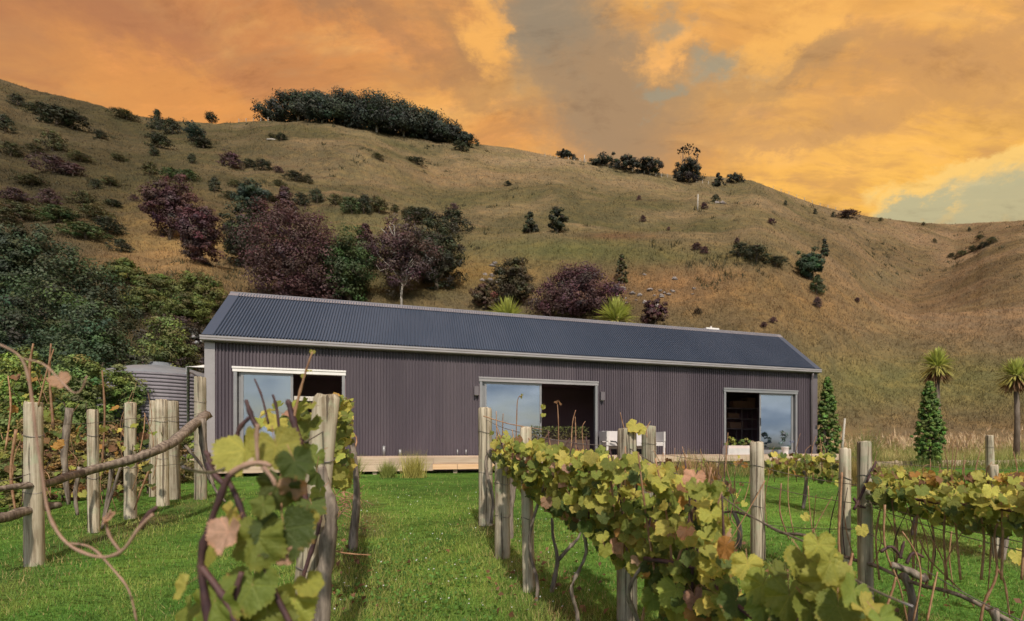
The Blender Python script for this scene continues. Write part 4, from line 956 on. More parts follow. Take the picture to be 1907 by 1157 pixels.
# rocks
def rocks():
    q = random.Random(5); spots = [(rnd.gauss(1165, 22), rnd.gauss(545, 18)) for _ in range(14)] + [(rnd.gauss(1230, 30), rnd.gauss(550, 12)) for _ in range(16)] + [(rnd.gauss(912, 8), rnd.gauss(515, 14)) for _ in range(8)] + [(1310, 470), (1335, 378), (1345, 380), (1200, 512), (1290, 548)]
    mt = simple('rock', (.17, .145, .14), (.33, .29, .27), 3, .9, .1, bs=.7, bd=.1, ranv=.2)
    for x, y in spots:
        p = hit(x, y); s = p.y / F * q.uniform(3, 8); b = MB(); n, m_ = 7, 5
        b.lathe([(max(.06, math.sin(math.pi * (i + .4) / m_)) * q.uniform(.75, 1.2), -.4 + 1.1 * i / (m_ - 1)) for i in range(m_)], n)
        b.v = [(v[0] * q.uniform(.8, 1.2), v[1] * q.uniform(.8, 1.2), v[2] * q.uniform(.8, 1.2)) for v in b.v]
        o = b.build('rock', mt); o.location = p - Vector((0, 0, .25 * s)); o.scale = (s * q.uniform(.7, 1.3), s, s * q.uniform(.8, 1.3)); o.rotation_euler = (0, 0, q.uniform(0, 6))
        g_ = ('outcrop below the slim olive tree' if x < 1196 else 'scree right of the slim olive tree' if x < 1280 else 'open right slope') if x > 1000 else 'bank right of the half dead tree'
        tag(o, 'grey rock breaking through the ' + g_, 'rock', 'rocks on the ' + g_)
rocks()

# fences and poles on the hill
def hill_fence(pts, n, label):
    r = empty('hill_fence', hit(*pts[0])); tag(r, label, 'fence'); o = r.location
    tops = []
    xs = np.linspace(pts[0][0], pts[-1][0], n); ys = np.interp(xs, [p[0] for p in pts], [p[1] for p in pts])
    for x, y in zip(xs, ys):
        p = hit(x, y) - o; MB().box(p.x - .07, p.x + .07, p.y - .07, p.y + .07, p.z - .2, p.z + 1.15).build('fence_post', M['pale_bark'], r); tops.append(p + Vector((0, 0, 1.0)))
    for k in (0, .45): MB().tube([t - Vector((0, 0, k)) for t in tops], .02, 4).build('fence_wire', M['wire'], r)
hill_fence([(445, 224), (560, 221), (635, 232)], 15, 'post and wire fence in front of the crest grove')
hill_fence([(1015, 291), (1090, 302), (1200, 324), (1330, 345)], 30, 'post and wire fence along the right ridge')
hill_fence([(1440, 352), (1520, 381), (1600, 402)], 12, 'faint fence running down the right skyline')
for x, y0, y1, d_, rr, lab in ((1299, 392, 362, 0, .16, 'thin pale pole standing on the right slope'), (1088, 304, 289, 0, .2, 'stout pale post on the ridge fence line')):
    p = hit(x, y0); hgt = (y0 - y1) / F * p.y; o = MB().tube([(0, 0, -.3), (.05, 0, hgt * .5), (.12, 0, hgt)], [rr, rr * .9, rr * .7], 8).build('pole', M['pale_bark'], None, True); o.location = p; tag(o, lab, 'pole')
p = hit(506, 262); o = MB().tube([(-1.2, 0, .25), (0, 0, .3), (1.3, 0, .1)], [.2, .22, .18], 8, wob=.08).build('fallen_log', M['pale_bark'], None, True); o.location = p; tag(o, 'short pale log lying below the crest grove', 'log')

# water tank
def water_tank():
    d = 15.6; cx = (300 - PX0) / F * d; zb = gz(cx, d); r = empty('water_tank', (cx, d, zb)); tag(r, 'dark ribbed round water tank behind the vines beside the house', 'water tank')
    rad = 1.36; top = EYE + (PY0 - 702) / F * d - zb
    m_ = simple('tank_plastic', (.20, .18, .205), (.27, .245, .265), 2, .45, .4, bs=.05)
    prof_ = []; n = 28
    for i in range(n):
        z0 = top * i / n; hgt = top / n
        prof_ += [(rad, z0), (rad + .03, z0 + hgt * .3), (rad + .03, z0 + hgt * .62), (rad, z0 + hgt * .92)]
    MB().lathe(prof_, 48).build('tank_wall', m_, r)
    MB().lathe([(rad + .02, top - .02), (rad - .05, top + .06), (rad * .55, top + .24), (.3, top + .31), (.28, top + .40), (.02, top + .41)], 48).build('tank_roof', simple('tank_roof', (.16, .17, .19), (.20, .21, .23), 2, .45, .4), r, True)
    MB().tube([(rad * .9, -.6, .2), (rad * .9, -.6, top + .2), (rad * 1.3, -.7, top + .2)], .045, 8).build('inlet_pipe', M['white'], r, True)
water_tank()

# tall dry grass and reeds beyond the lawn, right of the house
def tall_grass():
    P = np.stack([rng.uniform(8.6, 34, 30000), rng.uniform(20.5, 28, 30000)], 1); n = len(P)
    Z = ground(P[:, 0], P[:, 1]); B = np.column_stack([P, Z])
    nz = fbm(P[:, 0] / 1.8, P[:, 1] / 1.8, 41, 4)
    front = np.clip((25 - P[:, 1]) / 4.5, 0, 1)
    L = (.45 + .50 * rng.random(n)) * (1.1 - .6 * front) * (1 + .5 * nz)
    V = blades(B, L, rng.uniform(.012, .03, n), rng.uniform(.05, .45, n))
    g = np.clip(.42 + 1.3 * nz + .2 * front, 0, 1)[:, None]
    c = (np.array([.62, .50, .24]) * (1 - g) + np.array([.28, .34, .09]) * g) * rng.uniform(.6, 1.3, (n, 1))
    # plumes
    sel = rng.choice(n, 3600, replace=False); sel = sel[P[sel, 1] > 24]; T = B[sel] + np.column_stack([rng.normal(size=(len(sel), 2)) * .08, L[sel] * rng.uniform(.85, 1.15, len(sel))])
    k = 3; Tk = np.repeat(T, k, 0) + rng.normal(size=(len(T) * k, 3)) * np.array([.03, .03, .08])
    V2 = blades(Tk - np.array([0, 0, .12]), np.full(len(Tk), .30), np.full(len(Tk), .055), rng.uniform(.1, .6, len(Tk)))
    c2 = np.array([.66, .50, .32]) * rng.uniform(.6, 1.2, (len(Tk), 1))
    o = link('tall_grass', soup('tall_grass', np.concatenate([V, V2]), 3, M['blade'], np.concatenate([c, c2])))
    tag(o, 'tall straw coloured grass and reeds between the lawn and the hill', 'grass', kind='stuff')
    # weeds round the edging and rough grass in front of the right end of the deck
    P = np.concatenate([np.stack([rng.uniform(8.5, 22, 5000), rng.uniform(17, 21, 5000)], 1), np.stack([rng.uniform(2.0, 8, 3500), rng.uniform(12.5, 15.5, 3500)], 1)])
    n = len(P); B = np.column_stack([P, ground(P[:, 0], P[:, 1])]); nz = fbm(P[:, 0], P[:, 1], 47, 3)
    V = blades(B, (.16 + .3 * rng.random(n)) * (1 + nz), rng.uniform(.010, .02, n), rng.uniform(.1, .7, n)); g = np.clip(.5 + 1.3 * nz, 0, 1)[:, None]
    c = (np.array([.46, .34, .14]) * (1 - g) + np.array([.14, .20, .045]) * g) * rng.uniform(.6, 1.3, (n, 1))
    tag(link('rough_grass', soup('rough_grass', V, 3, M['blade'], c)), 'rough mixed grass along the timber edging and deck', 'grass', kind='stuff')
tall_grass()
def tussock(px, py, w, h, label, colr, d=None):
    p = hit(px, py) if d is None else Vector(((px - PX0) / F * d, d, 0))
    if d: p.z = gz(p.x, p.y)
    s = p.y / F; n = 420; r = np.random.default_rng(int(px * 3 + py))
    B = r.normal(size=(n, 3)) * np.array([1, 1, 0]) * w * s * .12; V = blades(B, h * s * r.uniform(.9, 1.5, n), .012 + 0 * B[:, 0], r.uniform(.05, .75, n), r)
    o = link('tussock', soup('tussock', V, 3, M['blade'], np.array(colr) * r.uniform(.6, 1.5, (n, 1)))); o.location = p; tag(o, label, 'tussock', 'grass tussocks by the deck')
tussock(770, 890, 76, 40, 'yellow green tussock in front of the deck left of the new board', (.40, .36, .10)); tussock(722, 890, 44, 26, 'small green tussock in front of the deck', (.24, .27, .07)); tussock(652, 892, 60, 40, 'green tussock at the deck beside the near vine post', (.27, .29, .08))
tussock(1282, 905, 60, 52, 'dry straw tussock in front of the wall left of the right door', (.38, .28, .12)); tussock(1325, 905, 40, 40, 'smaller dry tussock in front of the right door', (.34, .22, .10)); tussock(1592, 905, 40, 46, 'dry tussock behind the paired right vine posts', (.34, .26, .10)); tussock(1612, 860, 50, 60, 'green tussock at the foot of the house shrub', (.18, .22, .06), 19)
p0 = hit(1566, 845); st = MB().tube([(0, 0, -.1), (.06, 0, .8), (.16, .02, 1.75)], [.06, .05, .035], 8, wob=.08).build('garden_stake', M['pale_bark'], None, True); st.location = Vector(((1566 - PX0) / F * 20, 20, gz((1566 - PX0) / F * 20, 20))); tag(st, 'pale leaning stake in the tall grass right of the house', 'stake')

# planting trough in front of the middle door, and pots by the right door
def trough():
    xa, _ = hl(987, 830, -.3); xb, _ = hl(1091, 830, -.3); w = (xb - xa) / 2
    r = empty('planting_trough', hw((xa + xb) / 2, -.45, DT), HTH); tag(r, 'square edged leafy trough in front of the open middle door', 'trough')
    for y in (-.22, .20): MB().box(-w, w, y, y + .02, .08, .46).build('trough_side', simple('trough_wood', (.07, .045, .04), (.10, .07, .05), 6, .8, .15, stretch=(.3, 3, 3)), r)
    for x in (-w + .001, w - .021): MB().box(x, x + .02, -.199, .199, .08, .459).build('trough_end', bpy.data.materials['trough_wood'], r)
    MB().box(-w + .022, w - .022, -.199, .199, .1, .44).build('soil', M['soil'], r)
    for x in (-w + .05, w - .1):
        for y in (-.17, .12): MB().box(x, x + .05, y, y + .05, 0, .079).build('leg', bpy.data.materials['trough_wood'], r)
    n = 1500; C = np.stack([rng.uniform(-w, w, n), rng.uniform(-.24, .24, n), rng.uniform(.36, .86, n)], 1)
    V = leaf_faces(C, unit(rng.normal(size=(n, 3)) + np.array([0, -.5, .8])), rng.uniform(.03, .07, n), .6)
    top = (C[:, 2:3] - .36) / .5; c = (np.array([.12, .075, .04]) * (1 - top) + np.array([.11, .13, .035]) * top) * rng.uniform(.5, 1.5, (n, 1))
    o = link('foliage', soup('foliage', V, 4, M['foliage'], c), r)
trough()
def pot(px, d_y, h, colr, label):
    x, _ = hl(px, 850, d_y); r = empty('potted_plant', hw(x, d_y, DT), HTH); tag(r, label, 'potted plant', 'pots by the right door')
    MB().lathe([(.10, 0), (.13, .22), (.145, .23), (.145, .25), (.12, .25), (.115, .22)], 16).build('pot', M['white'], r, True)
    V, c = crown(int(px), h, .2, .2, 260, .07, 'dome', 12, .1, .2); o = link('foliage', soup('foliage', V, 4, M['foliage'], c), r); o.location.z = .2; o.color = (*colr, 1)
pot(1362, -.5, .38, (.20, .22, .05), 'pale pot with yellow green plant left by the right door'); pot(1388, -.6, .34, (.16, .18, .05), 'pale pot with green plant in the open right doorway'); pot(1462, -.4, .62, (.16, .22, .20), 'pot with grey green plant before the right glass pane')
wb = empty('cushion_box', hw(hl(1372, 850, -.9)[0], -.9, DT), HTH); tag(wb, 'white cushioned box on the deck by the right door', 'box'); MB().box(-.42, .42, -.16, .16, .0, .20).build('box_body', M['sofa'], wb); MB().box(-.40, .40, -.15, .15, .201, .29).build('cushion', simple('cushion', (.62, .48, .46), (.7, .58, .55), 5, .9, .1), wb)

# ------------------------------------------------------------------ the vineyard
ROW = {'A': (1.114, -.3806), 'B': (2.95, -.33), 'C': (5.4, -.33), 'L': (-.26, -.38), 'M': (-2.8, -.353)}
def row_y(row, px):
    if row == 'A': return float(np.interp(px, [895, 980, 1040, 1100, 1200, 1300, 1400, 1500, 1600, 1700], [5.6, 3.45, 3.1, 2.75, 2.3, 1.95, 1.63, 1.43, 1.27, 1.15]))
    a, b = ROW[row]; u = (px - PX0) / F; return a / (u - b)
def post(pb, pt, wpx, label, group, d=None, bottom=None):
    """weathered round post from its foot pixel pb to its top pixel pt"""
    p = hit(*pb) if d is None else Vector(((pb[0] - PX0) / F * d, d, 0))
    if d is not None: p.z = gz(p.x, p.y)
    t = at(pt[0], pt[1], p.y) - p; r = wpx * p.y / F / 2
    q = random.Random(int(pb[0] * 7 + pb[1])); b = MB(); n, m_ = 14, 12; ph = [q.uniform(0, 6.28) for _ in range(3)]
    lob = [1 + .05 * math.sin(2 * 6.283 * j / n + ph[0]) + .035 * math.sin(5 * 6.283 * j / n + ph[1]) for j in range(n)]
    for i in range(m_ + 2):
        f = -.12 if i == 0 else min(1.0, (i - 1) / (m_ - 1)); c = t * f; rr = r * (1.04 - .08 * f) * (1 + .025 * q.uniform(-1, 1))
        if i == m_ + 1: rr *= .86
        dz = .012 if i == m_ + 1 else 0
        for j in range(n):
            th = 2 * math.pi * j / n; b.v.append((c.x + math.cos(th) * rr * lob[j], c.y + math.sin(th) * rr * lob[j], c.z + dz + (q.uniform(-.008, .008) if i >= m_ else 0)))
    for i in range(m_ + 1):
        for j in range(n): b.f.append((i * n + j, i * n + (j + 1) % n, (i + 1) * n + (j + 1) % n, (i + 1) * n + j)); b.mi.append(0)
    b.f.append(tuple((m_ + 1) * n + j for j in range(n))); b.mi.append(0)
    o = b.build('vineyard_post', M['post'], None, True); o.location = p; tag(o, label, 'post', group)
    # wire loops stapled round the post
    for f in (.45, .8):
        c = t * f; rr = r * 1.06; MB().tube([(c.x + math.cos(a) * rr, c.y + math.sin(a) * rr, c.z + .01 * math.sin(2 * a)) for a in np.linspace(0, 6.283, 13)], .0028, 4, cap=False).build('wire_loop', M['wire'], o)
    return o
GP = 'weathered posts of the vine rows'
post((905, 978), (903, 762), 25, 'tall weathered post at the far end of the middle vine row', GP)
post((936, 1038), (935, 866), 29, 'short stout post leaning out of the middle vine row', GP)
post((985, 1100), (979, 800), 23, 'slim post third from the far end of the middle vine row', GP)
post((1168, 1190), (1168, 803), 36, 'thick post rising through the leaves of the middle vine row', GP, d=3.05)
post((1210, 950), (1208, 795), 27, 'post just behind the thick leafy middle row post', GP, d=6.7)
post((1412, 1040), (1409, 825), 26, 'bare post standing alone left of the paired right posts', GP)
post((1613, 1130), (1610, 826), 28, 'straight pale post, right one of the paired right posts', GP)
post((1572, 1102), (1574, 838), 22, 'leaning grey post, left one of the paired right posts', GP)
post((1856, 960), (1850, 868), 17, 'small thin post among the leaves near the right edge', GP, d=5.0)
post((1845, 905), (1843, 812), 14, 'thin stake behind the rear right vine row', GP, d=9.5)
post((553, 1320), (609, 742), 46, 'big grooved leaning post closest to the camera', GP, d=2.25)
post((64, 1052), (62, 752), 28, 'tall pale post nearest the left edge', GP)
post((175, 992), (173, 766), 17, 'thin grey post second from the left edge', GP)
post((243, 966), (243, 752), 18, 'pale round post third from the left edge', GP)
post((303, 942), (300, 746), 19, 'pale post before the ribbed tank, left of a close pair', GP)
post((325, 930), (322, 748), 18, 'darker post before the ribbed tank, right of a close pair', GP)
post((284, 925), (284, 748), 10, 'thin split stake behind the close pair of posts', GP)
post((374, 930), (373, 704), 20, 'mossy post right against the left house corner', GP)

# vine leaf meshes: five toothed lobes, a notch at the stalk, unit width
def leaf_outline(n, q):
    pts = []; jl = [q.uniform(.9, 1.1) for _ in range(5)]
    for i in range(n):
        th = -math.pi + 2 * math.pi * (i + .5) / n; a = math.degrees(th); r = .74
        for c, h, w, k in ((0, .30, 22, 0), (52, .22, 20, 1), (-52, .22, 20, 2), (108, .13, 22, 3), (-108, .13, 22, 4)): r += h * jl[k] * math.exp(-((a - c) / w) ** 2)
        r *= 1 - .75 * math.exp(-((abs(a) - 180) / 15) ** 2)
        r *= 1 + (.055 if i % 2 else -.045) * q.uniform(.6, 1.3)
        pts.append((math.sin(th) * r * .55, math.cos(th) * r * .55))
    return pts
def leaf_mesh(seed, n=38, rings=1):
    q = random.Random(seed); out = leaf_outline(n, q); b = MB()
    cup = q.uniform(-.6, .6); fold = q.uniform(.05, .5); ph = [q.uniform(0, 6.28) for _ in range(3)]; amp = q.uniform(.04, .12); droop = q.uniform(.0, .35)
    def z(x, y):
        r = math.hypot(x, y); th = math.atan2(x, y)
        return cup * r * r + fold * abs(x) * .6 - droop * max(0, y) ** 2 + amp * (r / .5) ** 1.5 * math.sin(3 * th + ph[0]) + .6 * amp * (r / .5) ** 2 * math.sin(7 * th + ph[1])
    b.v.append((0, 0, 0)); fr = [(k + 1) / rings for k in range(rings)]
    for f in fr:
        for x, y in out: b.v.append((x * f, y * f, z(x * f, y * f)))
    for j in range(n - 1): b.f.append((0, 1 + j + 1, 1 + j)); b.mi.append(0)
    for k in range(rings - 1):
        for j in range(n - 1):
            a, c = 1 + k * n + j, 1 + (k + 1) * n + j; b.f.append((a, a + 1, c + 1, c)); b.mi.append(0)
    b.tube([(0, 0, 0), (.01, -.22, -.07), (.0, -.5, -.25)], [.012, .010, .014], 3, m=1, cap=False)
    return b.mesh('vine_leaf', [M['leaf'], M['cane']], True)
LEAF = [leaf_mesh(20 + i) for i in range(9)]; LEAF_HI = [leaf_mesh(40 + i, 64, 4) for i in range(6)]
PAL = {'y': (.54, .48, .11), 'yg': (.36, .36, .075), 'g': (.21, .24, .05), 'dg': (.095, .13, .034), 'pk': (.50, .30, .20), 'or': (.48, .26, .07), 'br': (.22, .12, .06)}
def pick(w):
    k = rnd.choices(list(w), list(w.values()))[0]; c = PAL[k]; f = rnd.uniform(.75, 1.25); return tuple(min(.8, v * f * rnd.uniform(.93, 1.07)) for v in c)
def leaf(parent, p, size, colr, nrm=None, hi=False, tipd=None):
    n = Vector(nrm) if nrm is not None else Vector((rnd.gauss(-.05, .5), rnd.gauss(-.75, .35), rnd.gauss(.55, .45)))
    n.normalize(); tip = Vector(tipd) if tipd is not None else Vector((rnd.gauss(0, .5), rnd.gauss(-.1, .3), -1)); y = (tip - n * tip.dot(n))
    if y.length < .05: y = Vector((1, 0, 0)) - n * n.x
    y.normalize(); x = y.cross(n)
    me = rnd.choice(LEAF_HI if hi else LEAF); o = link('leaf', me, parent)
    o.matrix_local = Matrix.Translation(Vector(p) - parent.location) @ Matrix((x, y, n)).transposed().to_4x4() @ Matrix.Diagonal((size, size, size, 1))
    o.color = (*colr, 1); return o
def vine(label, p, group): 
    r = empty('grapevine', p); tag(r, label, 'grapevine', group); return r
def cane(parent, pts, r0, r1, mat='cane', name='cane', n=6):
    k = len(pts); P = [Vector(p) - parent.location for p in pts]; Q = []
    for i in range(k - 1):          # smooth through the points
        a, b_, c, d = P[max(i - 1, 0)], P[i], P[i + 1], P[min(i + 2, k - 1)]
        for j in range(4):
            t = j / 4; Q.append(.5 * ((2 * b_) + (c - a) * t + (2 * a - 5 * b_ + 4 * c - d) * t * t + (3 * b_ - a - 3 * c + d) * t ** 3))
    Q.append(P[-1]); m_ = len(Q)
    rad = [r0 + (r1 - r0) * i / (m_ - 1) for i in range(m_)]
    rad = [r * (1.35 if (i % 5 == 0 and 0 < i < m_ - 1 and name == 'cane') else 1) for i, r in enumerate(rad)]
    return MB().tube(Q, rad, n, wob=.06 if name == 'cane' else .24).build(name, M[mat], parent, True)
def cpx(parent, pts, d, r0, r1, mat='cane', name='cane'):
    """a cane through photo pixels at distance d (number or list)"""
    dl = d if hasattr(d, '__len__') else [d] * len(pts); return cane(parent, [at(x, y, dd) for (x, y), dd in zip(pts, dl)], r0, r1, mat, name)
GV = 'grapevines of the rows'

# middle row, from its far end towards the camera
TOPA = ([895, 940, 980, 1040, 1100, 1160, 1220, 1300, 1352], [812, 812, 820, 832, 844, 856, 864, 888, 905]); BOTA = ([895, 940, 980, 1040, 1100, 1160, 1220, 1300, 1352], [845, 874, 916, 958, 998, 1048, 1096, 1140, 1160])
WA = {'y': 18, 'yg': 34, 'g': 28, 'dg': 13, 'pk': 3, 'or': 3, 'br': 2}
plants = [(917, 970, 150, 'leafy vine at the far end post of the middle row'), (955, 1040, 230, 'leafy vine round the slim post of the middle row'), (1030, 1130, 270, 'leafy vine in the middle of the middle row'), (1120, 1240, 280, 'leafy vine around the thick post of the middle row'), (1225, 1352, 240, 'leafy vine right of the thick post in the middle row')]
for pi, (xa, xb, n, lab) in enumerate(plants):
    xm = (xa + xb) / 2; Y = row_y('A', xm); base = Vector(((xm - PX0) / F * Y, Y, 0)); base.z = gz(base.x, base.y)
    v = vine(lab, base, GV)
    ztop = EYE + (PY0 - np.interp(xm, *BOTA) + 30) / F * Y
    j_ = lambda k: Vector((rnd.uniform(-k, k), rnd.uniform(-k, k), 0)); tr = [base + Vector((0, 0, -.05)), base + j_(.03) + Vector((0, 0, .12)), base + j_(.05) + Vector((0, 0, .28)), base + j_(.06) + Vector((0, 0, .45)), Vector((base.x, base.y - .03, ztop)) + j_(.07)]
    cane(v, tr, .012, .008, 'vine_bark', 'trunk', 8)
    for k in range(8):
        x0 = rnd.uniform(xa, xb); y0 = np.interp(x0, *BOTA) - rnd.uniform(0, 30); x1 = x0 + rnd.uniform(-40, 60); y1 = np.interp(x1, *TOPA) + rnd.uniform(-30, 20); dy = row_y('A', x0) * rnd.uniform(.98, 1.1)
        cpx(v, [(x0, y0), ((x0 + x1) / 2 + rnd.uniform(-10, 10), (y0 + y1) / 2 - 8), (x1, y1)], dy, .006, .003, 'cane' if k % 2 else 'dark_cane')
    for k in range(n):
        x = rnd.uniform(xa, xb); f = rnd.random() ** .9; t, b_ = np.interp(x, *TOPA), np.interp(x, *BOTA)
        y = t + (b_ - t) * f + rnd.gauss(0, 5); Yr = row_y('A', x); dd = Yr * (1 + rnd.uniform(-.09, .10)) if xm < 1100 else Yr + rnd.uniform(-.12, .55) * (1.2 if f < .6 else .5)
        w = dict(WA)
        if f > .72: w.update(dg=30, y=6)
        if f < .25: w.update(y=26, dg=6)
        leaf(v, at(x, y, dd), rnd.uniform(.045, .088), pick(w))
# bare shoots above the far part of the middle row
shoots = empty('grapevine', hit(960, 1000)); tag(shoots, 'thin bare shoots standing above the far part of the middle row', 'grapevine', GV)
for pts in ([(925, 840), (925, 800), (924, 766)], [(938, 850), (936, 800), (937, 770)], [(960, 850), (962, 790), (964, 745), (972, 737)], [(1040, 850), (1040, 790), (1038, 752)], [(1063, 850), (1066, 790), (1072, 764)], [(1073, 850), (1072, 800), (1071, 776)], [(1088, 850), (1084, 800), (1090, 785)], [(1168, 815), (1160, 790), (1155, 768)], [(1165, 810), (1175, 798), (1185, 796)], [(1205, 815), (1204, 800), (1211, 785)], [(900, 775), (950, 790), (1010, 800)]):
    cpx(shoots, pts, 4.6, .005, .003)
for x, y in ((972, 737), (1012, 757), (1012, 772), (1036, 748), (1042, 750)): leaf(shoots, at(x, y, 4.6), .05, PAL['yg'] if x < 1030 else PAL['br'])
for x, y, s in ((1182, 793, .09), (1192, 798, .07), (1200, 870, .10), (1178, 878, .11), (1212, 880, .10)): leaf(shoots, at(x, y, 3.0), s, PAL['y'], (-.1, -.9, .4))
# gnarled arms of the middle row
arms = vine('gnarled old vine trunk twisting between the first two middle row posts', hit(950, 1010), GV)
cpx(arms, [(912, 838), (930, 862), (950, 880), (955, 905), (950, 950), (952, 1010)], 5.0, .05, .03, 'vine_bark', 'trunk')
cpx(arms, [(910, 840), (905, 870), (918, 930), (915, 975)], 5.4, .02, .015, 'vine_bark', 'trunk')
small = vine('small forked vine trunk in the grass behind the slim post', hit(1030, 1105), GV)
cpx(small, [(1024, 1118), (1034, 1070), (1038, 1040), (1030, 1000), (1028, 965)], 3.5, .018, .008, 'vine_bark', 'trunk'); cpx(small, [(1038, 1045), (1060, 1020), (1078, 1000), (1090, 960)], 3.5, .014, .006, 'vine_bark', 'cane')
cpx(small, [(1195, 1160), (1205, 1110), (1210, 1080)], 2.5, .008, .006, 'cane')
# closest leaves of the middle row, lower right
near = vine('large yellow green leaves of the vine closest at lower right', Vector((.42, 1.75, gz(.42, 1.75))), GV)
cane(near, [Vector((.42, 1.75, gz(.42, 1.75) - .05)), Vector((.45, 1.7, .2)), Vector((.5, 1.6, .45))], .024, .016, 'vine_bark', 'trunk')
cpx(near, [(1200, 1040), (1300, 1060), (1350, 1110), (1400, 1150), (1440, 1190)], [2.2, 2.0, 1.8, 1.65, 1.5], .010, .007, 'dark_cane'); cpx(near, [(1480, 1170), (1510, 1110), (1528, 1060), (1520, 1035)], 1.45, .006, .004, 'dark_cane')
for x, y, s, k, nr in [(1500, 1050, 86, 'yg', (-.2, -.9, .35)), (1524, 1022, 62, 'yg', (.1, -.8, .5)), (1546, 1056, 74, 'yg', (.3, -.9, .2)), (1541, 1092, 100, 'yg', (.05, -.95, .3)), (1470, 1120, 92, 'g', (-.2, -.9, .4)), (1500, 1090, 70, 'g', (.3, -.6, .6)), (1420, 1100, 92, 'g', (-.1, -.9, .35)), (1392, 1060, 74, 'yg', (.2, -.8, .5)), (1360, 1052, 60, 'yg', (-.3, -.8, .4)), (1440, 1070, 64, 'g', (.2, -.7, .6)), (1420, 1140, 84, 'g', (.2, -.9, .3)), (1590, 1110, 74, 'g', (.3, -.9, .3)), (1560, 1140, 84, 'g', (-.2, -.9, .3)), (1610, 1145, 70, 'yg', (.1, -.8, .5)), (1510, 1145, 90, 'g', (.1, -.9, .4)), (1460, 1155, 80, 'dg', (.1, -.9, .4)), (1370, 1130, 88, 'dg', (-.1, -.9, .3)), (1325, 1050, 60, 'y', (-.2, -.9, .3)), (1326, 1025, 58, 'y', (.1, -.9, .3)), (1310, 980, 66, 'y', (.1, -.9, .2)), (1260, 1110, 92, 'yg', (-.2, -.9, .3)), (1295, 1120, 60, 'pk', (.2, -.9, .4)), (1330, 1115, 66, 'yg', (.3, -.8, .4)), (1300, 1150, 70, 'or', (0, -.9, .4)), (1250, 1145, 66, 'yg', (0, -.9, .4)), (1215, 1120, 60, 'g', (.2, -.9, .4)), (1350, 1090, 56, 'g', (.3, -.8, .5)), (1640, 1160, 64, 'g', (.2, -.9, .3))]:
    d = row_y('A', x) * (1.0 if y > 1010 else 1.25); leaf(near, at(x, y - s * .12, d), s * d / F * (1.05 if x > 1465 else .84), pick({k: 1}), Vector(nr) + Vector((rnd.gauss(0, .12),) * 3), hi=s > 70)
for k in range(170):
    x = rnd.uniform(1230, 1680); t = np.interp(x, [1230, 1350, 1420, 1480, 1600, 1680], [1070, 1060, 1075, 1110, 1125, 1160]); y = t + rnd.uniform(15, 190); d = row_y('A', x) + rnd.uniform(.02, .30)
    leaf(near, at(x, y, d), rnd.uniform(.055, .095), pick({'g': 38, 'dg': 22, 'yg': 34, 'y': 6}))

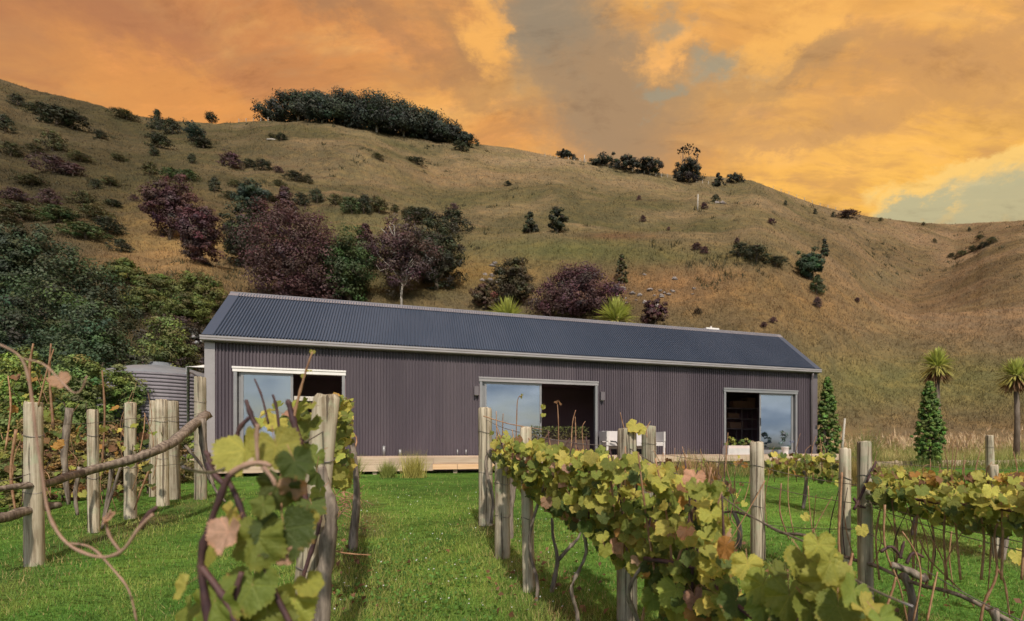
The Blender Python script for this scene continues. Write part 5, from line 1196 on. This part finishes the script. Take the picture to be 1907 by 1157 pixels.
# right row: mostly bare red canes rising from a low cordon
def right_row():
    a, b_ = ROW['B']
    def rp(Y, z, off=0): return Vector((a + b_ * Y + off, Y, z))
    rb = vine('long low cordon of the right row with bare red canes', Vector((a + b_ * 4.4, 4.4, gz(a + b_ * 4.4, 4.4))), GV)
    Ys = np.linspace(6.6, 2.3, 16)
    cane(rb, [rp(Y, gz(a + b_ * Y, Y) + .30 + rnd.uniform(-.04, .04), rnd.uniform(-.03, .03)) for Y in Ys], .012, .011, 'vine_bark', 'cordon', 7)
    for Y in (6.2, 5.4, 4.9, 3.9, 3.2, 2.7):
        p = rp(Y, gz(a + b_ * Y, Y)); cane(rb, [p + Vector((0, 0, -.05)), p + Vector((.03, 0, .15)), p + Vector((-.02, .02, .33))], .03, .02, 'vine_bark', 'trunk', 8)
    for k in range(34):
        Y = rnd.uniform(2.5, 6.5); z0 = gz(a + b_ * Y, Y) + .28; h = rnd.uniform(.25, .62); q = rnd.uniform(-.09, .09)
        cane(rb, [rp(Y, z0, 0), rp(Y + q * .4, z0 + h * .5, rnd.uniform(-.05, .05)), rp(Y + q, z0 + h, rnd.uniform(-.06, .06))], .0042, .0022, 'cane' if k % 4 else 'dark_cane')
    for pts, d, r in [([(1455, 900), (1452, 950), (1462, 985), (1470, 1005)], 4.5, .010), ([(1490, 1040), (1510, 1000), (1530, 960), (1550, 925)], 4.2, .006), ([(1505, 905), (1508, 950), (1514, 1000), (1516, 1030)], 4.3, .006), ([(1425, 895), (1400, 940), (1370, 990), (1345, 1030)], 4.4, .007), ([(1380, 910), (1360, 960), (1380, 1000), (1350, 1040)], 4.4, .005),
                      ([(1648, 940), (1646, 1000), (1654, 1040), (1675, 1090), (1690, 1160)], 2.9, .009), ([(1700, 1160), (1714, 1090), (1712, 1050), (1700, 1020), (1680, 990)], 2.8, .007), ([(1640, 1160), (1662, 1100), (1668, 1075)], 2.7, .010), ([(1726, 1160), (1738, 1100), (1746, 1065)], 2.7, .008), ([(1772, 990), (1768, 1040), (1776, 1095)], 3.3, .007), ([(1826, 1160), (1834, 1120), (1856, 1070), (1852, 1000), (1858, 975)], 2.7, .010), ([(1858, 1060), (1872, 1090), (1880, 1150)], 2.7, .009), ([(1843, 970), (1846, 1010), (1840, 1100)], 2.8, .007), ([(1712, 1005), (1730, 1040), (1748, 1060), (1790, 1100)], 3.0, .007), ([(1586, 1160), (1572, 1080), (1562, 1010), (1566, 920), (1568, 880)], 3.4, .014), ([(1560, 1100), (1580, 1060), (1588, 1030)], 3.3, .016)]:
        cpx(rb, pts, d, r * .72, r * .45)
    for pts, d in (([(1590, 950), (1605, 920), (1622, 880), (1632, 860)], 3.45), ([(1640, 1028), (1660, 1018), (1680, 1040)], 2.9), ([(1688, 1050), (1700, 1030), (1720, 1038)], 2.9), ([(1676, 1040), (1680, 1022), (1684, 1008)], 2.9), ([(1590, 928), (1600, 942), (1612, 946)], 3.45)):
        cpx(rb, pts, d, .010, .006, 'dark_cane')
    cpx(rb, [(1660, 1052), (1690, 1062), (1715, 1076), (1725, 1075)], 2.9, .020, .022, 'vine_bark', 'arm')
    for x, y, s in ((1606, 985, 26), (1894, 1034, 34), (1498, 962, 18), (1460, 1150, 20), (1648, 1146, 26)): leaf(rb, at(x, y, 3.3), s * 3.3 / F, PAL['y'], (-.1, -.9, .3))
    for i, (xa, xb, lab) in enumerate([(1622, 1780, 'leafy vine head right of the straight pale post'), (1770, 1960, 'leafy vine head at the right edge of the picture')]):
        xm = (xa + xb) / 2; Y = row_y('B', xm); v = vine(lab, Vector((a + b_ * Y, Y, gz(a + b_ * Y, Y))), GV)
        for k in range(5):
            x = xa + (xb - xa) * (k + .5) / 5; cpx(v, [(x, 1080), (x + rnd.uniform(-8, 8), 1000), (x + rnd.uniform(-14, 14), 930)], row_y('B', x), .007, .004)
        cpx(v, [(xa, np.interp(xa, [1622, 1960], [915, 965])), (xm, np.interp(xm, [1622, 1960], [920, 960])), (xb, np.interp(xb, [1622, 1960], [925, 965]))], [row_y('B', x) for x in (xa, xm, xb)], .008, .007, 'dark_cane')
        for k in range(125):
            x = rnd.uniform(xa, xb); t = np.interp(x, [1622, 1700, 1800, 1960], [884, 905, 912, 900]); bt = np.interp(x, [1622, 1700, 1800, 1960], [930, 955, 985, 1000]); f = rnd.random()
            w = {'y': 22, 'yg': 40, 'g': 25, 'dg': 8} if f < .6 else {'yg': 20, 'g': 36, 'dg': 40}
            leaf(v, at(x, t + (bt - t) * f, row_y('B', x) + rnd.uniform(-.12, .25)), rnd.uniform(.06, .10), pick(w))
    # rear row
    for i, (xa, xb, n, lab, t0, t1, b0, b1) in enumerate([(1425, 1565, 120, 'leafy vine of the rear row before the right door', 845, 846, 878, 900), (1620, 1780, 110, 'rear row vine above the leafy right row', 872, 880, 905, 915), (1770, 1960, 110, 'rear row vine at the right edge of the picture', 880, 884, 918, 920)]):
        xm = (xa + xb) / 2; Y = row_y('C', xm); X = ROW['C'][0] + ROW['C'][1] * Y; v = vine(lab, Vector((X, Y, gz(X, Y))), GV)
        cane(v, [v.location + Vector((0, 0, -.05)), v.location + Vector((.05, 0, .4)), at(xm, b0, Y)], .03, .02, 'vine_bark', 'trunk')
        for k in range(7):
            x = rnd.uniform(xa, xb); cpx(v, [(x, b0 + 20), (x + rnd.uniform(-6, 6), t0), (x + rnd.uniform(-12, 12), t0 - rnd.uniform(5, 45))], row_y('C', x), .006, .003)
        for k in range(n):
            x = rnd.uniform(xa, xb); f = (x - xa) / (xb - xa); t, bb = t0 + (t1 - t0) * f, b0 + (b1 - b0) * f
            leaf(v, at(x, rnd.uniform(t, bb), row_y('C', x) + rnd.uniform(-.2, .2)), rnd.uniform(.08, .125), pick({'y': 14, 'yg': 30, 'g': 26, 'dg': 16, 'br': 8, 'or': 5} if i == 0 else {'y': 22, 'yg': 26, 'or': 14, 'br': 18, 'g': 14}))
    weeds = vine('bare twiggy canes left of the lone right post', hit(1300, 1000), GV)
    for k in range(34):
        x = rnd.uniform(1225, 1390); y = rnd.uniform(905, 985); cpx(weeds, [(x, y), (x + rnd.uniform(-12, 12), y - 40), (x + rnd.uniform(-18, 18), y - rnd.uniform(60, 105))], rnd.uniform(5, 7), .0055, .003, 'cane' if k % 3 else 'dark_cane')
    for k in range(40): leaf(weeds, at(rnd.uniform(1225, 1390), rnd.uniform(850, 950), rnd.uniform(5.5, 7)), rnd.uniform(.05, .09), pick({'br': 4, 'or': 2, 'y': 3, 'g': 2}))
right_row()

# trellis wires
def wire(pts, label, r=.0028):
    o = pts[0]; w = []
    for p, q in zip(pts[:-1], pts[1:]):
        for j in range(8):
            t = j / 8; s = p.lerp(q, t); s.z -= .02 * math.sin(math.pi * t); w.append(s - o)
    w.append(pts[-1] - o); ob = MB().tube(w, r, 5).build('trellis_wire', M['wire'], None, True); ob.location = o; tag(ob, label, 'wire', 'trellis wires')
def wpx(pts, label): wire([at(x, y, d) for x, y, d in pts], label)
wpx([(903, 780, 5.7), (980, 808, 3.6), (1168, 832, 3.05)], 'top wire of the middle row between the slim and thick posts')
wpx([(1168, 832, 3.05), (1320, 905, 2.2), (1500, 1010, 1.55), (1700, 1130, 1.2)], 'wire of the middle row running towards the camera')
wpx([(1208, 840, 6.7), (1410, 868, 4.7), (1611, 905, 3.5)], 'upper wire of the right row left of the paired posts')
wpx([(1208, 880, 6.7), (1410, 900, 4.7), (1611, 940, 3.5), (1960, 1040, 2.5)], 'twisted middle wire of the right row running past the leaves'); wpx([(1611, 932, 3.5), (1960, 1022, 2.5)], 'second strand just above the twisted right row wire'); wpx([(1410, 975, 4.7), (1611, 985, 3.5), (1720, 1060, 2.95), (1960, 1180, 2.4)], 'lower wire of the right row')
wpx([(1574, 848, 7), (1720, 868, 6), (1960, 875, 5)], 'fine wire above the rear right row'); wpx([(607, 800, 2.3), (450, 850, 1.1), (340, 870, .9)], 'top wire running from the big leaning post to the near leaves'); wpx([(62, 790, 4.1), (243, 780, 5.6), (373, 770, 7.4)], 'top wire along the left row of posts'); wpx([(-40, 900, 3.6), (62, 880, 4.1), (373, 860, 7.4)], 'middle wire along the left row of posts')
wpx([(585, 1005, 2.25), (640, 950, 4.2), (660, 930, 6)], 'low wire running from the big leaning post to the house')

# near left vine: big blurred leaves close to the camera, and the vine behind the big post
def near_left():
    v = vine('big blurred vine leaves and dark canes close at lower left', Vector((-.62, .98, gz(-.62, .98))), GV)
    cpx(v, [(392, 1330), (388, 1160), (374, 1050), (392, 975), (418, 905), (428, 884)], .95, .0070, .005, 'dark_cane', 'cane'); cpx(v, [(422, 890), (440, 925), (462, 985), (488, 1045), (512, 1105), (545, 1175), (560, 1260)], .98, .0045, .0055, 'dark_cane', 'cane')
    cpx(v, [(372, 1052), (405, 1095), (432, 1140), (445, 1190)], .95, .006, .005, 'dark_cane'); cpx(v, [(442, 1160), (438, 1110), (450, 1066)], .96, .006, .005, 'dark_cane'); cpx(v, [(428, 884), (450, 870), (480, 862), (505, 868)], .97, .006, .004, 'pink_cane'); cpx(v, [(480, 860), (478, 820), (480, 790)], .97, .003, .004, 'pink_cane')
    cpx(v, [(490, 870), (508, 892), (512, 905)], .95, .004, .003, 'pink_cane'); cpx(v, [(560, 830), (548, 790), (540, 760), (536, 745)], 1.5, .010, .006, 'dark_cane'); cpx(v, [(545, 790), (556, 740), (570, 690), (582, 655)], 1.5, .004, .002, 'cane'); cpx(v, [(482, 800), (468, 775), (458, 745)], 1.2, .006, .004, 'dark_cane'); cpx(v, [(440, 830), (445, 800), (466, 776)], 1.2, .005, .004, 'dark_cane')
    cpx(v, [(520, 800), (515, 760), (508, 735)], 1.4, .004, .003, 'dark_cane'); cpx(v, [(500, 790), (488, 740), (474, 706)], 1.4, .003, .002, 'dark_cane'); cpx(v, [(395, 870), (388, 850), (382, 840)], 1.2, .006, .004, 'dark_cane'); cpx(v, [(420, 905), (396, 880), (386, 862)], 1.1, .006, .005, 'dark_cane')
    L = [(455, 838, 112, 'yg', (-.25, -.9, .35)), (515, 830, 104, 'yg', (.3, -.9, .2)), (548, 858, 78, 'dg', (.5, -.8, .1)), (520, 905, 96, 'dg', (.2, -.9, -.1)), (545, 905, 60, 'pk', (.3, -.8, -.3)), (430, 955, 72, 'y', (-.4, -.8, .3)), (425, 990, 90, 'pk', (-.3, -.9, .3)), (480, 1000, 125, 'g', (.05, -.95, .25)), (530, 985, 130, 'dg', (.3, -.9, .15)), (566, 965, 66, 'yg', (.6, -.7, .2)), (395, 1030, 76, 'yg', (-.5, -.8, .3)), (345, 1092, 60, 'y', (-.5, -.7, .4)), (400, 1120, 120, 'g', (-.2, -.9, .3)), (352, 1140, 90, 'g', (-.4, -.8, .3)), (470, 1090, 120, 'g', (.1, -.9, .3)), (548, 1120, 100, 'yg', (.3, -.8, .3)), (500, 1140, 110, 'g', (.1, -.9, .3)), (440, 1150, 100, 'dg', (-.1, -.9, .4)), (575, 1085, 60, 'yg', (.4, -.8, .3)), (528, 1032, 46, 'pk', (.2, -.9, .3)), (490, 940, 60, 'g', (-.2, -.9, .3))]
    for x, y, s, k, nr in L:
        d = rnd.uniform(.94, 1.06); leaf(v, at(x, y, d), s * d / F * .88, pick({k: 1}), nr, True, (rnd.gauss(0, .35), 0, -1))
    for x, y, s, k in [(505, 765, 34, 'y'), (515, 785, 40, 'y'), (492, 790, 30, 'yg'), (548, 775, 40, 'dg'), (560, 758, 44, 'g'), (575, 790, 50, 'g'), (552, 815, 44, 'g'), (540, 765, 30, 'pk'), (585, 850, 50, 'g'), (575, 760, 36, 'yg'), (575, 690, 12, 'yg'), (582, 655, 10, 'yg'), (566, 700, 10, 'yg'), (590, 880, 50, 'dg'), (595, 920, 44, 'g'), (580, 940, 50, 'dg')]:
        d = rnd.uniform(1.5, 1.8); leaf(v, at(x, y, d), s * d / F * 1.1, pick({k: 1}))
    w = vine('yellow green vine seen just behind the big leaning post', Vector((-2.0, 4.5, gz(-2.0, 4.5))), GV)
    cane(w, [w.location + Vector((0, 0, -.05)), w.location + Vector((.04, 0, .5)), w.location + Vector((0, 0, .95))], .035, .02, 'vine_bark', 'trunk')
    for k in range(4): cane(w, [w.location + Vector((0, 0, .8)), w.location + Vector((rnd.uniform(-.15, 0), rnd.uniform(-.3, .3), .95)), w.location + Vector((rnd.uniform(-.2, -.05), rnd.uniform(-.4, .4), 1.08))], .008, .004)
    for k in range(190):
        x = rnd.uniform(612, 652); y = rnd.uniform(742, 905); Y = min(7.0, max(3.2, .26 / max(.02, (abs((x - PX0) / F) - .38)))); Y = Y * rnd.uniform(.85, 1.2)
        leaf(w, at(x - 4 * (y > 860), y, Y), rnd.uniform(.06, .10), pick({'y': 18, 'yg': 36, 'g': 30, 'dg': 10, 'or': 3}))
    for k in range(60): leaf(w, at(rnd.uniform(520, 600), rnd.uniform(752, 860), rnd.uniform(2.5, 3.5)), rnd.uniform(.06, .1), pick({'g': 40, 'dg': 30, 'yg': 20}))
    # old trunk twisting round the big post and prunings at its foot
    t = vine('dark knotted old trunk clinging to the big leaning post', Vector((-1.1, 2.2, gz(-1.1, 2.2))), GV)
    cpx(t, [(600, 1250), (602, 1100), (612, 1000), (618, 950), (606, 905), (598, 870)], 2.2, .035, .018, 'vine_bark', 'trunk'); cpx(t, [(566, 900), (570, 940), (590, 960), (600, 950)], 2.15, .014, .010, 'dark_cane', 'arm'); cpx(t, [(560, 1090), (575, 1040), (592, 990), (598, 950)], 2.15, .009, .006, 'dark_cane')
    for k in range(26):
        x, y = rnd.uniform(618, 665), rnd.uniform(915, 965); cpx(t, [(x, y), (x + rnd.uniform(-15, 15), y - rnd.uniform(-5, 18)), (x + rnd.uniform(-34, 34), y - rnd.uniform(-8, 26))], rnd.uniform(4.5, 5.6), .005, .003)
    cpx(t, [(605, 1020), (640, 1030), (690, 1034)], 2.3, .004, .002)
near_left()

# left row: thick sagging cordon, hanging canes, shoots
def left_row():
    c = vine('thick old cordon sagging along the left row of posts', hit(64, 1040), GV)
    cpx(c, [(384, 772), (352, 800), (318, 826), (270, 848), (210, 864), (140, 884), (85, 900), (40, 906), (-40, 915)], [7.3, 6.4, 5.8, 5.3, 5.0, 4.6, 4.2, 4.0, 3.7], .066, .018, 'vine_bark', 'cordon'); cpx(c, [(-60, 975), (0, 966), (60, 950), (110, 940)], [3.6, 3.8, 4.1, 4.3], .045, .03, 'vine_bark', 'cordon')
    for x0, y0, x1, y1, x2, y2, d, r in [(376, 780, 380, 840, 395, 900, 6.8, .05), (130, 760, 120, 850, 128, 940, 5.4, .035), (100, 800, 92, 700, 95, 640, 4.6, .010), (60, 760, 55, 690, 62, 640, 4.1, .010), (70, 760, 85, 700, 100, 650, 4.1, .006), (190, 870, 195, 770, 190, 690, 5.6, .010), (210, 860, 200, 930, 190, 985, 5.2, .022), (225, 870, 205, 930, 195, 965, 5.2, .014), (150, 870, 140, 920, 145, 960, 5.0, .020), (260, 845, 268, 800, 270, 770, 5.6, .006), (280, 870, 262, 915, 250, 950, 6, .012), (390, 880, 400, 910, 420, 935, 6.6, .02), (345, 830, 370, 860, 400, 905, 6.6, .02), (30, 800, 20, 880, 30, 960, 4.6, .012), (10, 840, 20, 760, 15, 700, 5, .008)]:
        cpx(c, [(x0, y0), (x1, y1), (x2, y2)], d, r, r * .6, 'vine_bark' if r > .012 else 'cane', 'trunk' if r > .012 else 'cane')
    for k in range(40):
        x, y = rnd.uniform(-10, 290), rnd.uniform(800, 960); cpx(c, [(x, y), (x + rnd.uniform(-15, 15), y - 35), (x + rnd.uniform(-30, 30), y - rnd.uniform(50, 110))], rnd.uniform(5, 7.5), .004, .002, 'cane' if k % 3 else 'dark_cane')
    for k in range(160):
        x = rnd.uniform(-10, 300); leaf(c, at(x, rnd.uniform(690, 930) if x < 130 else rnd.uniform(790, 930), rnd.uniform(5.2, 7.5)), rnd.uniform(.06, .11), pick({'g': 26, 'dg': 22, 'yg': 22, 'y': 6, 'or': 8, 'br': 14}))
    for x, y in ((110, 832), (118, 826), (215, 760)): leaf(c, at(x, y, 5), .10, PAL['or'])
    h = vine('blurred pinkish cane hanging in a loop at lower left', Vector((-1.2, 1.25, gz(-1.2, 1.25))), GV)
    cpx(h, [(-80, 610), (-5, 640), (40, 668), (58, 730), (66, 800), (78, 880), (92, 960), (125, 1012), (180, 1037), (225, 1028), (258, 985), (285, 958)], [1.0] * 12, .0016, .0032, 'pink_cane'); cpx(h, [(262, 985), (275, 960), (292, 945)], 1.1, .006, .004, 'dark_cane')
    cpx(h, [(125, 1012), (170, 1020), (210, 1060), (240, 1100), (255, 1160)], 1.1, .0025, .0016, 'pink_cane'); cpx(h, [(225, 1028), (205, 1000), (198, 972), (206, 950)], 1.1, .003, .002, 'pink_cane'); cpx(h, [(40, 668), (80, 678), (110, 706), (134, 730), (150, 728), (162, 700)], 1.0, .0018, .0012, 'pink_cane')
    leaf(h, at(206, 962, 1.1), .035, PAL['pk']); leaf(h, at(112, 708, 1.1), .04, PAL['pk'])
left_row()
